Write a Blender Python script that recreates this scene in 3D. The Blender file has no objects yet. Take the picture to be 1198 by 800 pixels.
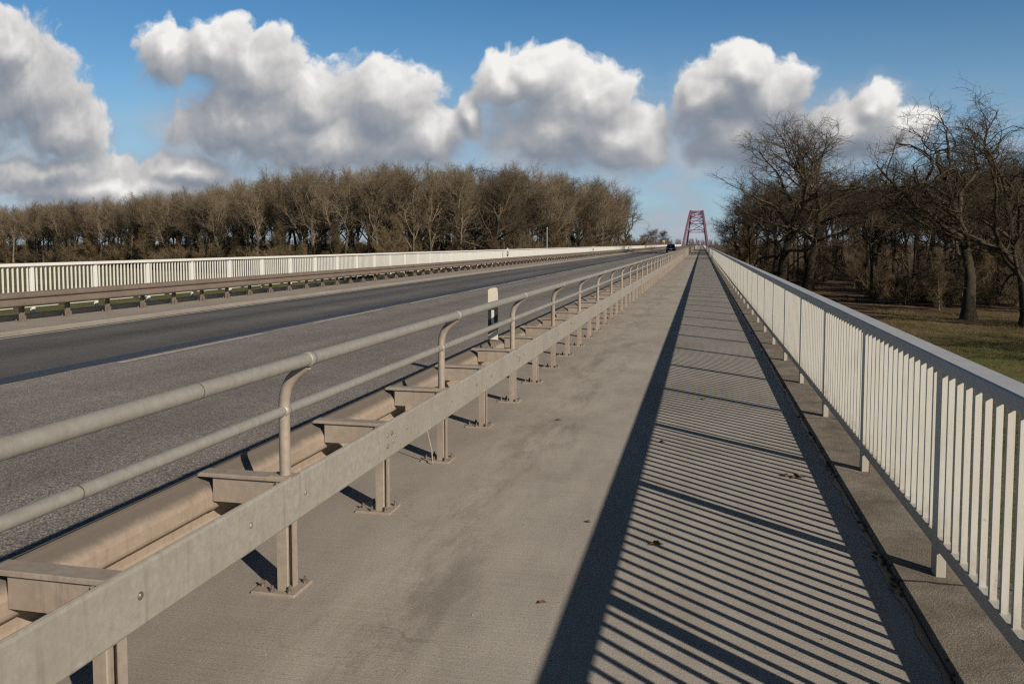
import bpy, bmesh, math, random
import numpy as np
from mathutils import Vector, Matrix

R = math.radians
scn = bpy.context.scene
COL = scn.collection
rnd = random.Random(7)

# ------------------------------------------------------------------ camera model
EYE = 1.82
YAW, PITCH, FPX = 12.867, 3.5396, 970.0
SHIFT = -54.8 / 1198
ZG = -5.5                     # meadow level below the bridge deck


def srate(u):
    """tangent of the bearing (x per metre of y) seen at photograph column u near the horizon"""
    a = R(YAW)
    p = R(PITCH)
    F = (-math.sin(a) * math.cos(p), math.cos(a) * math.cos(p))
    Rt = (math.cos(a), math.sin(a))
    U = (-math.sin(a) * math.sin(p), math.cos(a) * math.sin(p))
    k, w = (u - 599) / FPX, 60.0 / FPX
    dx = F[0] + Rt[0] * k + U[0] * w
    dy = F[1] + Rt[1] * k + U[1] * w
    return dx / dy


# ------------------------------------------------------------------ helpers
def link(o, parent=None):
    COL.objects.link(o)
    if parent is not None:
        o.parent = parent
    return o


def tag(o, label=None, cat=None, group=None, kind=None):
    if label: o['label'] = label
    if cat: o['category'] = cat
    if group: o['group'] = group
    if kind: o['kind'] = kind
    return o


def empty(name, loc=(0, 0, 0), rz=0.0):
    o = bpy.data.objects.new(name, None)
    o.location = loc
    o.rotation_euler = (0, 0, rz)
    o.empty_display_size = 0.2
    return link(o)


class MB:
    """collects simple solids and links them as one mesh object"""
    def __init__(self):
        self.v, self.f, self.s = [], [], []

    def add(self, vs, fs, smooth=False):
        n = len(self.v)
        self.v += [tuple(p) for p in vs]
        self.f += [tuple(i + n for i in f) for f in fs]
        self.s += [smooth] * len(fs)
        return self

    def box(self, x0, x1, y0, y1, z0, z1):
        vs = [(x0, y0, z0), (x1, y0, z0), (x1, y1, z0), (x0, y1, z0), (x0, y0, z1), (x1, y0, z1), (x1, y1, z1), (x0, y1, z1)]
        return self.add(vs, [(0, 3, 2, 1), (4, 5, 6, 7), (0, 1, 5, 4), (1, 2, 6, 5), (2, 3, 7, 6), (3, 0, 4, 7)])

    def cbox(self, x0, x1, y0, y1, z0, z1, c=0.004):
        """box whose vertical edges and top edges are chamfered"""
        def ring(i, z):
            return [(x0 + i + c, y0 + i, z), (x1 - i - c, y0 + i, z), (x1 - i, y0 + i + c, z), (x1 - i, y1 - i - c, z),
                    (x1 - i - c, y1 - i, z), (x0 + i + c, y1 - i, z), (x0 + i, y1 - i - c, z), (x0 + i, y0 + i + c, z)]
        vs = ring(0, z0) + ring(0, z1 - c) + ring(c, z1)
        fs = [tuple(range(7, -1, -1)), tuple(range(16, 24))]
        for l in (0, 8):
            for k in range(8):
                fs.append((l + k, l + (k + 1) % 8, l + 8 + (k + 1) % 8, l + 8 + k))
        return self.add(vs, fs)

    def extrude_y(self, prof, y0, y1, closed=True, caps=True, smooth=False, nseg=1):
        n = len(prof)
        vs = []
        for k in range(nseg + 1):
            y = y0 + (y1 - y0) * k / nseg
            vs += [(p[0], y, p[1]) for p in prof]
        fs = []
        for s in range(nseg):
            for k in range(n if closed else n - 1):
                a, b = s * n + k, s * n + (k + 1) % n
                fs.append((a, b, b + n, a + n))
        self.add(vs, fs, smooth)
        if caps and closed:
            self.add([(p[0], y0, p[1]) for p in prof], [tuple(range(n))])
            self.add([(p[0], y1, p[1]) for p in prof], [tuple(range(n - 1, -1, -1))])
        return self

    def prism_z(self, prof, z0, z1):
        n = len(prof)
        vs = [(p[0], p[1], z0) for p in prof] + [(p[0], p[1], z1) for p in prof]
        fs = [tuple(range(n - 1, -1, -1)), tuple(range(n, 2 * n))]
        for k in range(n):
            fs.append((k, (k + 1) % n, (k + 1) % n + n, k + n))
        return self.add(vs, fs)

    def tube(self, pts, r, n=12, caps=True, smooth=True):
        pts = [Vector(p) for p in pts]
        rr = r if isinstance(r, (list, tuple)) else [r] * len(pts)
        vs, fs = [], []
        for i, p in enumerate(pts):
            t = (pts[min(i + 1, len(pts) - 1)] - pts[max(i - 1, 0)]).normalized()
            ref = Vector((1, 0, 0)) if abs(t.x) < 0.9 else Vector((0, 1, 0))
            a = t.cross(ref).normalized()
            b = t.cross(a)
            for k in range(n):
                g = 2 * math.pi * k / n
                vs.append(p + (a * math.cos(g) + b * math.sin(g)) * rr[i])
        for i in range(len(pts) - 1):
            for k in range(n):
                fs.append((i * n + k, i * n + (k + 1) % n, (i + 1) * n + (k + 1) % n, (i + 1) * n + k))
        self.add(vs, fs, smooth)
        if caps:
            m = len(vs)
            self.add(vs[:n], [tuple(range(n - 1, -1, -1))])
            self.add(vs[m - n:], [tuple(range(n))])
        return self

    def build(self, name, mat, parent=None, recalc=True, wn=False):
        me = bpy.data.meshes.new(name)
        me.from_pydata(self.v, [], self.f)
        me.polygons.foreach_set('use_smooth', self.s)
        if recalc:
            bm = bmesh.new()
            bm.from_mesh(me)
            bmesh.ops.recalc_face_normals(bm, faces=bm.faces)
            bm.to_mesh(me)
            bm.free()
        me.materials.append(mat)
        me.update()
        return link(bpy.data.objects.new(name, me), parent)


def copy_to(o, parent, loc):
    c = o.copy()
    c.location = loc
    link(c, parent)
    return c


# ------------------------------------------------------------------ materials
class NT:
    """tiny expression helper over a node tree"""
    def __init__(self, tree):
        self.t = tree
        self.n = tree.nodes
        self.l = tree.links

    def new(self, typ, **kw):
        n = self.n.new(typ)
        for k, v in kw.items():
            setattr(n, k, v)
        return n

    def put(self, sock, v):
        if isinstance(v, bpy.types.NodeSocket):
            self.l.new(v, sock)
        elif v is not None:
            if hasattr(sock.default_value, '__len__') and isinstance(v, (tuple, list)) and len(sock.default_value) == 4 and len(v) == 3:
                v = (*v, 1)
            sock.default_value = v

    def m(self, op, a, b=None, c=None, clamp=False):
        n = self.new('ShaderNodeMath', operation=op, use_clamp=clamp)
        for i, x in enumerate((a, b, c)):
            if x is not None:
                self.put(n.inputs[i], x)
        return n.outputs[0]

    def vm(self, op, a, b=None):
        n = self.new('ShaderNodeVectorMath', operation=op)
        self.put(n.inputs[0], a)
        if b is not None:
            self.put(n.inputs[1], b)
        return n.outputs[0]

    def noise(self, vec, scale, detail=4, rough=0.55, dist=0.0, out='Fac'):
        n = self.new('ShaderNodeTexNoise')
        self.put(n.inputs['Vector'], vec)
        n.inputs['Scale'].default_value = scale
        n.inputs['Detail'].default_value = detail
        n.inputs['Roughness'].default_value = rough
        n.inputs['Distortion'].default_value = dist
        return n.outputs[out]

    def ramp(self, fac, stops):
        n = self.new('ShaderNodeValToRGB')
        e = n.color_ramp.elements
        while len(e) < len(stops):
            e.new(0.5)
        for el, (p, c) in zip(e, stops):
            el.position = p
            el.color = (*c, 1) if not isinstance(c, (int, float)) else (c, c, c, 1)
        self.put(n.inputs[0], fac)
        return n.outputs[0]

    def mix(self, fac, a, b, mode='MIX'):
        n = self.new('ShaderNodeMix', data_type='RGBA', blend_type=mode)
        self.put(n.inputs[0], fac)
        self.put(n.inputs[6], a)
        self.put(n.inputs[7], b)
        return n.outputs[2]

    def smooth(self, v, lo, hi, t0=0.0, t1=1.0):
        n = self.new('ShaderNodeMapRange', interpolation_type='SMOOTHSTEP')
        for i, x in enumerate((v, lo, hi, t0, t1)):
            self.put(n.inputs[i], x)
        return n.outputs[0]


def new_mat(name):
    m = bpy.data.materials.new(name)
    m.use_nodes = True
    nt = NT(m.node_tree)
    nt.bsdf = m.node_tree.nodes['Principled BSDF']
    pos = nt.new('ShaderNodeNewGeometry').outputs['Position']
    return m, nt, pos


def finish(nt, col, rough=0.8, metal=0.0, height=None, bdist=0.01, bstr=0.6, spec=0.5):
    b = nt.bsdf
    nt.put(b.inputs['Base Color'], col)
    nt.put(b.inputs['Roughness'], rough)
    nt.put(b.inputs['Metallic'], metal)
    b.inputs['Specular IOR Level'].default_value = spec
    if height is not None:
        bp = nt.new('ShaderNodeBump')
        bp.inputs['Distance'].default_value = bdist
        bp.inputs['Strength'].default_value = bstr
        nt.put(bp.inputs['Height'], height)
        nt.l.new(bp.outputs[0], b.inputs['Normal'])


def stretch(nt, pos, s):
    return nt.vm('MULTIPLY', pos, s)


def simple(name, c1, c2, scale=6.0, rough=0.6, metal=0.0, bump=0.0, bscale=60, s=(1, 1, 1), spec=0.5):
    m, nt, pos = new_mat(name)
    v = stretch(nt, pos, s)
    col = nt.ramp(nt.noise(v, scale, 6, 0.6), [(0.3, c1), (0.7, c2)])
    finish(nt, col, rough, metal, nt.noise(pos, bscale, 3) if bump else None, bump, 0.5, spec)
    return m


M = {}


def mat_walkway():
    m, nt, pos = new_mat('brushed_concrete')
    big = nt.noise(pos, 0.55, 5, 0.6, 0.4)
    mid = nt.noise(stretch(nt, pos, (1.0, 0.28, 1)), 5.0, 6, 0.7, 0.3)
    fine = nt.noise(pos, 95, 2, 0.8)
    broom = nt.noise(stretch(nt, pos, (1.6, 55, 1)), 1.0, 4, 0.7)
    col = nt.ramp(big, [(0.3, (0.275, 0.244, 0.204)), (0.5, (0.322, 0.290, 0.247)), (0.72, (0.360, 0.326, 0.280))])
    col = nt.mix(1.0, col, nt.ramp(mid, [(0.25, 0.84), (0.55, 1.0), (0.8, 1.08)]), 'MULTIPLY')
    col = nt.mix(1.0, col, nt.ramp(broom, [(0.2, 0.86), (0.6, 1.02), (0.8, 1.1)]), 'MULTIPLY')
    # dirty run-off band along the barrier
    sx = nt.new('ShaderNodeSeparateXYZ')
    nt.put(sx.inputs[0], pos)
    wob = nt.m('MULTIPLY_ADD', nt.noise(stretch(nt, pos, (1, 0.45, 1)), 1.3, 5, 0.65, 0.6), 1.5, -0.75)
    d = nt.m('ABSOLUTE', nt.m('ADD', nt.m('ADD', sx.outputs[0], 1.45), wob))
    band = nt.smooth(d, 0.05, 0.55, 1.0, 0.0)
    blot = nt.smooth(nt.noise(stretch(nt, pos, (1.0, 0.24, 1)), 3.4, 7, 0.75, 0.1), 0.40, 0.66)
    col = nt.mix(nt.m('MULTIPLY', nt.m('MULTIPLY', band, blot), 0.62), col, (0.150, 0.125, 0.102))
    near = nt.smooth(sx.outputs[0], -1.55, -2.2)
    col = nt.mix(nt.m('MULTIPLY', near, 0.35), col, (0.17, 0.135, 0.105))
    ck = nt.new('ShaderNodeTexVoronoi', feature='DISTANCE_TO_EDGE')
    ck.inputs['Scale'].default_value = 0.42
    nt.put(ck.inputs['Vector'], nt.vm('ADD', pos, nt.vm('MULTIPLY', nt.noise(pos, 2.6, 6, 0.7, out='Color'), (0.55, 0.55, 0))))
    crack = nt.m('MULTIPLY', nt.smooth(ck.outputs['Distance'], 0.0005, 0.0022, 1.0, 0.0), nt.smooth(nt.noise(pos, 0.7, 3, 0.5), 0.50, 0.60, 0, 0.3))
    col = nt.mix(crack, col, (0.085, 0.070, 0.056))
    # grit: dark and pale specks
    vo = nt.new('ShaderNodeTexVoronoi')
    vo.inputs['Scale'].default_value = 16
    nt.put(vo.inputs['Vector'], pos)
    col = nt.mix(nt.smooth(vo.outputs['Distance'], 0.09, 0.05, 0.0, 0.75), col, nt.mix(nt.smooth(nt.noise(pos, 40, 1), 0.45, 0.55), (0.07, 0.055, 0.045), (0.42, 0.40, 0.36)))
    col = nt.mix(1.0, col, nt.ramp(fine, [(0.25, 0.66), (0.5, 1.0), (0.78, 1.30)]), 'MULTIPLY')
    h = nt.m('ADD', nt.m('MULTIPLY', broom, 0.5), nt.m('MULTIPLY', fine, 0.6))
    finish(nt, col, 0.9, 0, h, 0.006, 0.6, 0.3)
    return m


def mat_kerb():
    m, nt, pos = new_mat('weathered_kerb_concrete')
    a = nt.noise(pos, 2.2, 7, 0.7, 0.5)
    col = nt.ramp(a, [(0.25, (0.085, 0.068, 0.05)), (0.5, (0.16, 0.135, 0.105)), (0.75, (0.235, 0.21, 0.17))])
    gr = nt.noise(pos, 110, 2, 0.7)
    col = nt.mix(1.0, col, nt.ramp(gr, [(0.25, 0.6), (0.5, 1.0), (0.8, 1.35)]), 'MULTIPLY')
    li = nt.smooth(nt.noise(stretch(nt, pos, (3, 1, 1)), 7, 6, 0.7), 0.64, 0.72, 0, 0.6)
    col = nt.mix(li, col, (0.36, 0.34, 0.29))
    sx = nt.new('ShaderNodeSeparateXYZ')
    nt.put(sx.inputs[0], pos)
    wob = nt.m('MULTIPLY_ADD', nt.noise(pos, 9, 3, 0.6), 0.05, -0.025)
    jt = nt.m('ABSOLUTE', nt.m('SUBTRACT', nt.m('FRACT', nt.m('DIVIDE', nt.m('ADD', nt.m('ADD', sx.outputs[1], wob), 1.70), 4.25)), 0.5))
    col = nt.mix(nt.smooth(jt, 0.0012, 0.004, 0.9, 0.0), col, (0.018, 0.015, 0.012))
    finish(nt, col, 0.95, 0, nt.m('ADD', gr, nt.m('MULTIPLY', a, 2.0)), 0.008, 0.7, 0.2)
    return m


def mat_asphalt(name, dark):
    m, nt, pos = new_mat(name)
    vo = nt.new('ShaderNodeTexVoronoi')
    vo.inputs['Scale'].default_value = 105 if not dark else 130
    nt.put(vo.inputs['Vector'], nt.vm('ADD', pos, nt.vm('MULTIPLY', nt.noise(pos, 60, 2, out='Color'), (0.01, 0.01, 0.01))))
    sc = nt.new('ShaderNodeSeparateColor')
    nt.put(sc.inputs[0], vo.outputs['Color'])
    track = nt.noise(stretch(nt, pos, (1.0, 0.035, 1)), 1.1, 5, 0.6)
    if dark:
        g = nt.ramp(sc.outputs[0], [(0.0, (0.062, 0.059, 0.056)), (0.7, (0.098, 0.093, 0.087)), (1.0, (0.165, 0.156, 0.144))])
        w = nt.ramp(track, [(0.32, 0.72), (0.5, 1.0), (0.68, 1.35)])
    else:
        g = nt.ramp(sc.outputs[0], [(0.0, (0.095, 0.084, 0.075)), (0.35, (0.170, 0.150, 0.132)), (0.75, (0.250, 0.223, 0.197)), (1.0, (0.40, 0.36, 0.32))])
        w = nt.ramp(track, [(0.3, 0.78), (0.5, 1.0), (0.7, 1.16)])
    g = nt.mix(nt.smooth(vo.outputs['Distance'], 0.55, 0.8, 0.0, 0.75), g, (0.022, 0.020, 0.019))
    # wheel tracks worn along the lane
    sx = nt.new('ShaderNodeSeparateXYZ')
    nt.put(sx.inputs[0], pos)
    xw_ = nt.m('MULTIPLY_ADD', track, 0.6, nt.m('ADD', sx.outputs[0], -0.3))
    for c_ in ((-9.75, -11.45) if dark else (-5.0, -6.9)):
        d_ = nt.m('ABSOLUTE', nt.m('SUBTRACT', xw_, c_))
        g = nt.mix(nt.smooth(d_, 0.15, 0.6, 0.35 if dark else 0.22, 0.0), g, (0.135, 0.127, 0.118) if dark else (0.085, 0.074, 0.066))
    col = nt.mix(1.0, g, w, 'MULTIPLY')
    col = nt.mix(1.0, col, nt.ramp(nt.noise(pos, 0.8, 5, 0.6), [(0.3, 0.85), (0.7, 1.12)]), 'MULTIPLY')
    finish(nt, col, 0.8 if dark else 0.88, 0, nt.m('SUBTRACT', 1.0, vo.outputs['Distance']), 0.004, 0.55, 0.35)
    return m


def mat_galv(name, base, dirt, dirt_amt, rough=0.55, metal=0.25, streak=True, top_dirt=0.0):
    m, nt, pos = new_mat(name)
    big = nt.noise(pos, 1.7, 6, 0.65, 0.3)
    sp = nt.noise(pos, 24, 4, 0.65)
    st = nt.noise(stretch(nt, pos, (14, 14, 0.9)), 1.6, 5, 0.65)
    lo = tuple(c * 0.86 for c in base)
    hi = tuple(min(1, c * 1.12) for c in base)
    col = nt.ramp(sp, [(0.3, lo), (0.7, hi)])
    col = nt.mix(nt.smooth(big, 0.38, 0.68, 0, dirt_amt), col, dirt)
    if streak:
        col = nt.mix(nt.smooth(st, 0.52, 0.72, 0, dirt_amt * 0.7), col, tuple(c * 0.7 for c in dirt))
    col = nt.mix(nt.smooth(nt.noise(stretch(nt, pos, (1, 1.2, 3)), 6, 7, 0.75, 0.4), 0.62, 0.70, 0, 0.45), col, tuple(min(1, c * 1.35) for c in base))
    if top_dirt:
        sx = nt.new('ShaderNodeSeparateXYZ')
        nt.put(sx.inputs[0], pos)
        wob = nt.m('MULTIPLY_ADD', nt.noise(stretch(nt, pos, (6, 5, 0)), 1.3, 8, 0.85), 0.06, -0.03)
        z = nt.m('ADD', sx.outputs[2], wob)
        col = nt.mix(nt.smooth(z, 0.498, 0.540, 0, top_dirt), col, (0.098, 0.084, 0.070))
    finish(nt, col, nt.ramp(big, [(0.3, rough - 0.08), (0.7, rough + 0.15)]), metal, sp, 0.002, 0.35, 0.4)
    return m


def mat_paint(name, base, rust=0.0, rough=0.45, dirt=0.25):
    m, nt, pos = new_mat(name)
    a = nt.noise(pos, 3.0, 6, 0.65)
    f = nt.noise(pos, 45, 3, 0.6)
    col = nt.mix(nt.smooth(a, 0.4, 0.75, 0, dirt), base, tuple(c * k for c, k in zip(base, (0.72, 0.68, 0.6))))
    st = nt.noise(stretch(nt, pos, (22, 22, 1.2)), 1.5, 4, 0.65)
    col = nt.mix(nt.smooth(st, 0.55, 0.75, 0, dirt), col, tuple(c * k for c, k in zip(base, (0.6, 0.55, 0.47))))
    sx = nt.new('ShaderNodeSeparateXYZ')
    nt.put(sx.inputs[0], pos)
    gz = nt.m('ADD', sx.outputs[2], nt.m('MULTIPLY_ADD', nt.noise(stretch(nt, pos, (8, 8, 3)), 3, 5, 0.7), 0.5, -0.25))
    col = nt.mix(nt.smooth(gz, 0.42, 0.16, 0, dirt * 1.6), col, tuple(c * k for c, k in zip(base, (0.5, 0.45, 0.37))))
    if rust:
        col = nt.mix(nt.smooth(nt.noise(pos, 26, 6, 0.75), 0.665, 0.70, 0, rust), col, (0.10, 0.05, 0.025))
    finish(nt, col, nt.ramp(f, [(0.3, rough - 0.05), (0.7, rough + 0.1)]), 0, f, 0.0008, 0.3, 0.5)
    return m


def mat_bark(name, c1, c2, moss, moss_amt, scale=3.0, fine=False):
    m, nt, pos = new_mat(name)
    oi = nt.new('ShaderNodeObjectInfo')
    v = nt.vm('ADD', pos, nt.vm('MULTIPLY', oi.outputs['Location'], (0.37, 0.61, 0)))
    a = nt.noise(stretch(nt, v, (scale, scale, scale * 0.3)), 1.5, 5, 0.65)
    col = nt.ramp(a, [(0.3, c1), (0.7, c2)])
    col = nt.mix(nt.smooth(nt.noise(v, 0.8 if not fine else 0.5, 4, 0.6), 0.42, 0.7, 0, moss_amt), col, moss)
    k = nt.m('MULTIPLY_ADD', oi.outputs['Random'], 0.6, 0.7)
    mul = nt.new('ShaderNodeVectorMath', operation='SCALE')
    nt.put(mul.inputs[0], col)
    nt.put(mul.inputs['Scale'], k)
    finish(nt, mul.outputs[0], 0.95, 0, None if fine else a, 0.03, 0.6, 0.15)
    return m


def mat_meadow():
    m, nt, pos = new_mat('meadow_turf')
    a = nt.noise(stretch(nt, pos, (0.7, 1.5, 1)), 0.09, 6, 0.6, 0.5)
    b = nt.noise(pos, 0.5, 6, 0.7, 0.4)
    f = nt.noise(pos, 7, 5, 0.75)
    col = nt.ramp(a, [(0.36, (0.185, 0.140, 0.070)), (0.46, (0.125, 0.112, 0.045)), (0.54, (0.085, 0.108, 0.030)), (0.66, (0.165, 0.132, 0.062))])
    col = nt.mix(nt.smooth(b, 0.48, 0.72, 0, 0.6), col, (0.125, 0.098, 0.05))
    # leaf litter under the wood on the right
    sx = nt.new('ShaderNodeSeparateXYZ')
    nt.put(sx.inputs[0], pos)
    wob = nt.m('MULTIPLY_ADD', nt.noise(pos, 0.08, 5, 0.65), 40, -20)
    lit = nt.m('MULTIPLY', nt.smooth(nt.m('ADD', sx.outputs[1], wob), 56, 84), nt.smooth(sx.outputs[0], 0, 6))
    litc = nt.ramp(b, [(0.35, (0.060, 0.040, 0.024)), (0.52, (0.115, 0.074, 0.046)), (0.72, (0.20, 0.142, 0.092))])
    col = nt.mix(lit, col, litc)
    # leaf litter under the wood on the left
    e = nt.m('ADD', nt.m('ADD', sx.outputs[1], nt.m('MULTIPLY', nt.m('ABSOLUTE', nt.m('ADD', sx.outputs[0], 60)), -0.55)), wob)
    lit2 = nt.m('MULTIPLY', nt.smooth(e, 148, 165), nt.smooth(sx.outputs[0], -10, -22))
    col = nt.mix(lit2, col, litc)
    col = nt.mix(1.0, col, nt.ramp(f, [(0.25, 0.4), (0.5, 0.9), (0.8, 1.5)]), 'MULTIPLY')
    finish(nt, col, 1.0, 0, nt.m('ADD', f, nt.m('MULTIPLY', b, 2.0)), 0.12, 0.8, 0.1)
    return m


M['walk'] = mat_walkway()
M['kerb'] = mat_kerb()
M['asphalt'] = mat_asphalt('coarse_asphalt', False)
M['asphalt_dark'] = mat_asphalt('smooth_dark_asphalt', True)
M['tar'] = simple('tar_joint', (0.012, 0.012, 0.014), (0.030, 0.030, 0.034), 20, 0.5, 0, 0.003, 80)
M['mark'] = simple('worn_road_paint', (0.22, 0.205, 0.18), (0.44, 0.415, 0.37), 9, 0.8, 0, 0.002, 90)
M['deck'] = simple('bridge_concrete', (0.20, 0.18, 0.155), (0.30, 0.28, 0.25), 0.6, 0.9, 0, 0.01, 20)
M['beam'] = mat_galv('mottled_galvanised_steel', (0.325, 0.300, 0.255), (0.235, 0.208, 0.170), 0.55)
M['tube'] = mat_galv('galvanised_pipe', (0.30, 0.285, 0.25), (0.225, 0.20, 0.165), 0.4, 0.5, 0.3)
M['post'] = mat_galv('dusty_tan_steel', (0.285, 0.238, 0.192), (0.200, 0.158, 0.122), 0.6, 0.65, 0.1)
M['wbeam'] = mat_galv('dusty_guard_steel', (0.325, 0.262, 0.203), (0.235, 0.182, 0.135), 0.5, 0.65, 0.1, True, 0.85)
M['farbeam'] = mat_galv('dusty_far_guard_steel', (0.185, 0.145, 0.115), (0.13, 0.10, 0.078), 0.6, 0.65, 0.1)
M['bolt'] = simple('bolt_steel', (0.10, 0.08, 0.065), (0.22, 0.18, 0.15), 60, 0.5, 0.4)
M['rustbolt'] = simple('rusty_bolt', (0.16, 0.13, 0.10), (0.30, 0.25, 0.2), 60, 0.6, 0.3)
M['cream'] = mat_paint('cream_grey_rail_paint', (0.475, 0.458, 0.415), 0.5, 0.5, 0.35)
M['cap'] = mat_paint('grey_handrail_paint', (0.36, 0.365, 0.375), 0.35, 0.55, 0.35)
M['white'] = mat_paint('white_rail_paint', (0.64, 0.625, 0.575), 0.3, 0.5, 0.25)
M['dwhite'] = mat_paint('delineator_white', (0.58, 0.52, 0.43), 0, 0.5, 0.3)
M['black'] = simple('delineator_black', (0.012, 0.012, 0.013), (0.022, 0.022, 0.024), 8, 0.5)
M['reflector'] = simple('white_reflector', (0.45, 0.47, 0.50), (0.62, 0.64, 0.66), 40, 0.2)
M['oakbark'] = mat_bark('oak_bark', (0.016, 0.013, 0.010), (0.050, 0.040, 0.029), (0.038, 0.036, 0.017), 0.5)
M['oaktwig'] = mat_bark('oak_twigs', (0.038, 0.028, 0.019), (0.090, 0.068, 0.045), (0.070, 0.061, 0.031), 0.5, 2, True)
M['woodbark'] = mat_bark('wood_bark', (0.058, 0.046, 0.034), (0.165, 0.134, 0.099), (0.10, 0.09, 0.05), 0.4)
M['woodtwig'] = mat_bark('wood_twigs', (0.125, 0.095, 0.064), (0.205, 0.158, 0.108), (0.148, 0.130, 0.074), 0.5, 2, True)
M['bush'] = mat_bark('bush_twigs', (0.095, 0.068, 0.040), (0.175, 0.128, 0.078), (0.115, 0.104, 0.046), 0.5, 2, True)
M['farwood'] = mat_bark('far_wood_twigs', (0.14, 0.098, 0.08), (0.20, 0.145, 0.115), (0.15, 0.125, 0.09), 0.4, 0.3, True)
M['meadow'] = mat_meadow()
M['grass'] = simple('grass_blades', (0.075, 0.080, 0.026), (0.24, 0.18, 0.09), 0.35, 0.95, 0, 0, 60, (1, 1, 1), 0.1)
M['purple'] = simple('purple_bridge_paint', (0.155, 0.075, 0.110), (0.190, 0.092, 0.138), 0.3, 0.5)
M['lattice'] = simple('blue_grey_lattice_paint', (0.155, 0.135, 0.215), (0.19, 0.165, 0.26), 0.3, 0.5)
M['leaf'] = simple('dry_leaf', (0.10, 0.045, 0.02), (0.20, 0.10, 0.05), 60, 0.8)
M['stick'] = simple('dry_stick', (0.22, 0.17, 0.13), (0.33, 0.27, 0.21), 30, 0.8)
M['pole'] = simple('pale_pole_steel', (0.38, 0.42, 0.46), (0.5, 0.54, 0.58), 2, 0.5, 0.2)
M['signy'] = simple('yellow_sign_sheet', (0.62, 0.34, 0.06), (0.68, 0.40, 0.09), 2, 0.5)
M['carpaint'] = simple('black_car_paint', (0.008, 0.008, 0.009), (0.012, 0.012, 0.013), 3, 0.18)
M['glass'] = simple('dark_car_glass', (0.02, 0.022, 0.025), (0.03, 0.032, 0.035), 3, 0.05)
M['tyre'] = simple('tyre_rubber', (0.012, 0.012, 0.012), (0.02, 0.02, 0.02), 20, 0.9)
M['rim'] = simple('alloy_rim', (0.5, 0.5, 0.5), (0.6, 0.6, 0.6), 20, 0.3, 0.8)
M['red'] = simple('red_lamp_lens', (0.25, 0.01, 0.01), (0.32, 0.015, 0.015), 20, 0.15)
M['plate'] = simple('pale_number_plate', (0.7, 0.7, 0.68), (0.75, 0.75, 0.73), 20, 0.4)

# ------------------------------------------------------------------ sun and sky
AZX, AZY, EL = 0.757, -0.652, 26.4            # horizontal direction TOWARDS the sun, elevation
sun = bpy.data.lights.new('sun', 'SUN')
sun.energy = 5.0
sun.angle = R(0.5)
sun.color = (1.0, 0.90, 0.77)
so = bpy.data.objects.new('sun', sun)
COL.objects.link(so)
to_sun = Vector((AZX * math.cos(R(EL)), AZY * math.cos(R(EL)), math.sin(R(EL)))).normalized()
so.rotation_euler = to_sun.to_track_quat('Z', 'Y').to_euler()
so.location = (40, -40, 60)

CLOUDS = [(-1.0314, 0.2264, 0.1477, 0.1025), (-0.9232, 0.216, 0.0908, 0.0781), (-0.8705, 0.1609, 0.0725, 0.0495),
          (-0.9634, 0.2771, 0.0689, 0.0497), (-0.7108, 0.2561, 0.0417, 0.0452), (-0.6275, 0.2497, 0.0555, 0.0489),
          (-0.5718, 0.2293, 0.0716, 0.0551), (-0.5019, 0.1846, 0.077, 0.0546), (-0.5856, 0.1655, 0.1246, 0.0579),
          (-0.388, 0.1825, 0.0688, 0.0512), (-0.3463, 0.1395, 0.0655, 0.0404), (-0.4764, 0.1324, 0.1673, 0.0437),
          (-0.8926, 0.0998, 0.1694, 0.0286), (-0.6697, 0.1012, 0.0853, 0.0251), (-0.7965, 0.0768, 0.1771, 0.0282),
          (-0.1934, 0.2057, 0.0505, 0.0347), (-0.2359, 0.1993, 0.0386, 0.033), (-0.1392, 0.177, 0.0618, 0.0384),
          (-0.1691, 0.1414, 0.1025, 0.0511), (-0.0939, 0.127, 0.0607, 0.0443), (-0.2794, 0.1585, 0.0241, 0.0272),
          (0.0365, 0.2011, 0.0418, 0.0329), (0.0728, 0.1687, 0.0468, 0.0405), (0.0044, 0.1733, 0.0386, 0.0333),
          (0.0376, 0.1311, 0.0782, 0.0449), (0.1841, 0.1587, 0.0284, 0.0282), (0.2235, 0.1348, 0.0314, 0.0205),
          (0.1653, 0.1272, 0.0593, 0.0398)]


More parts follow.
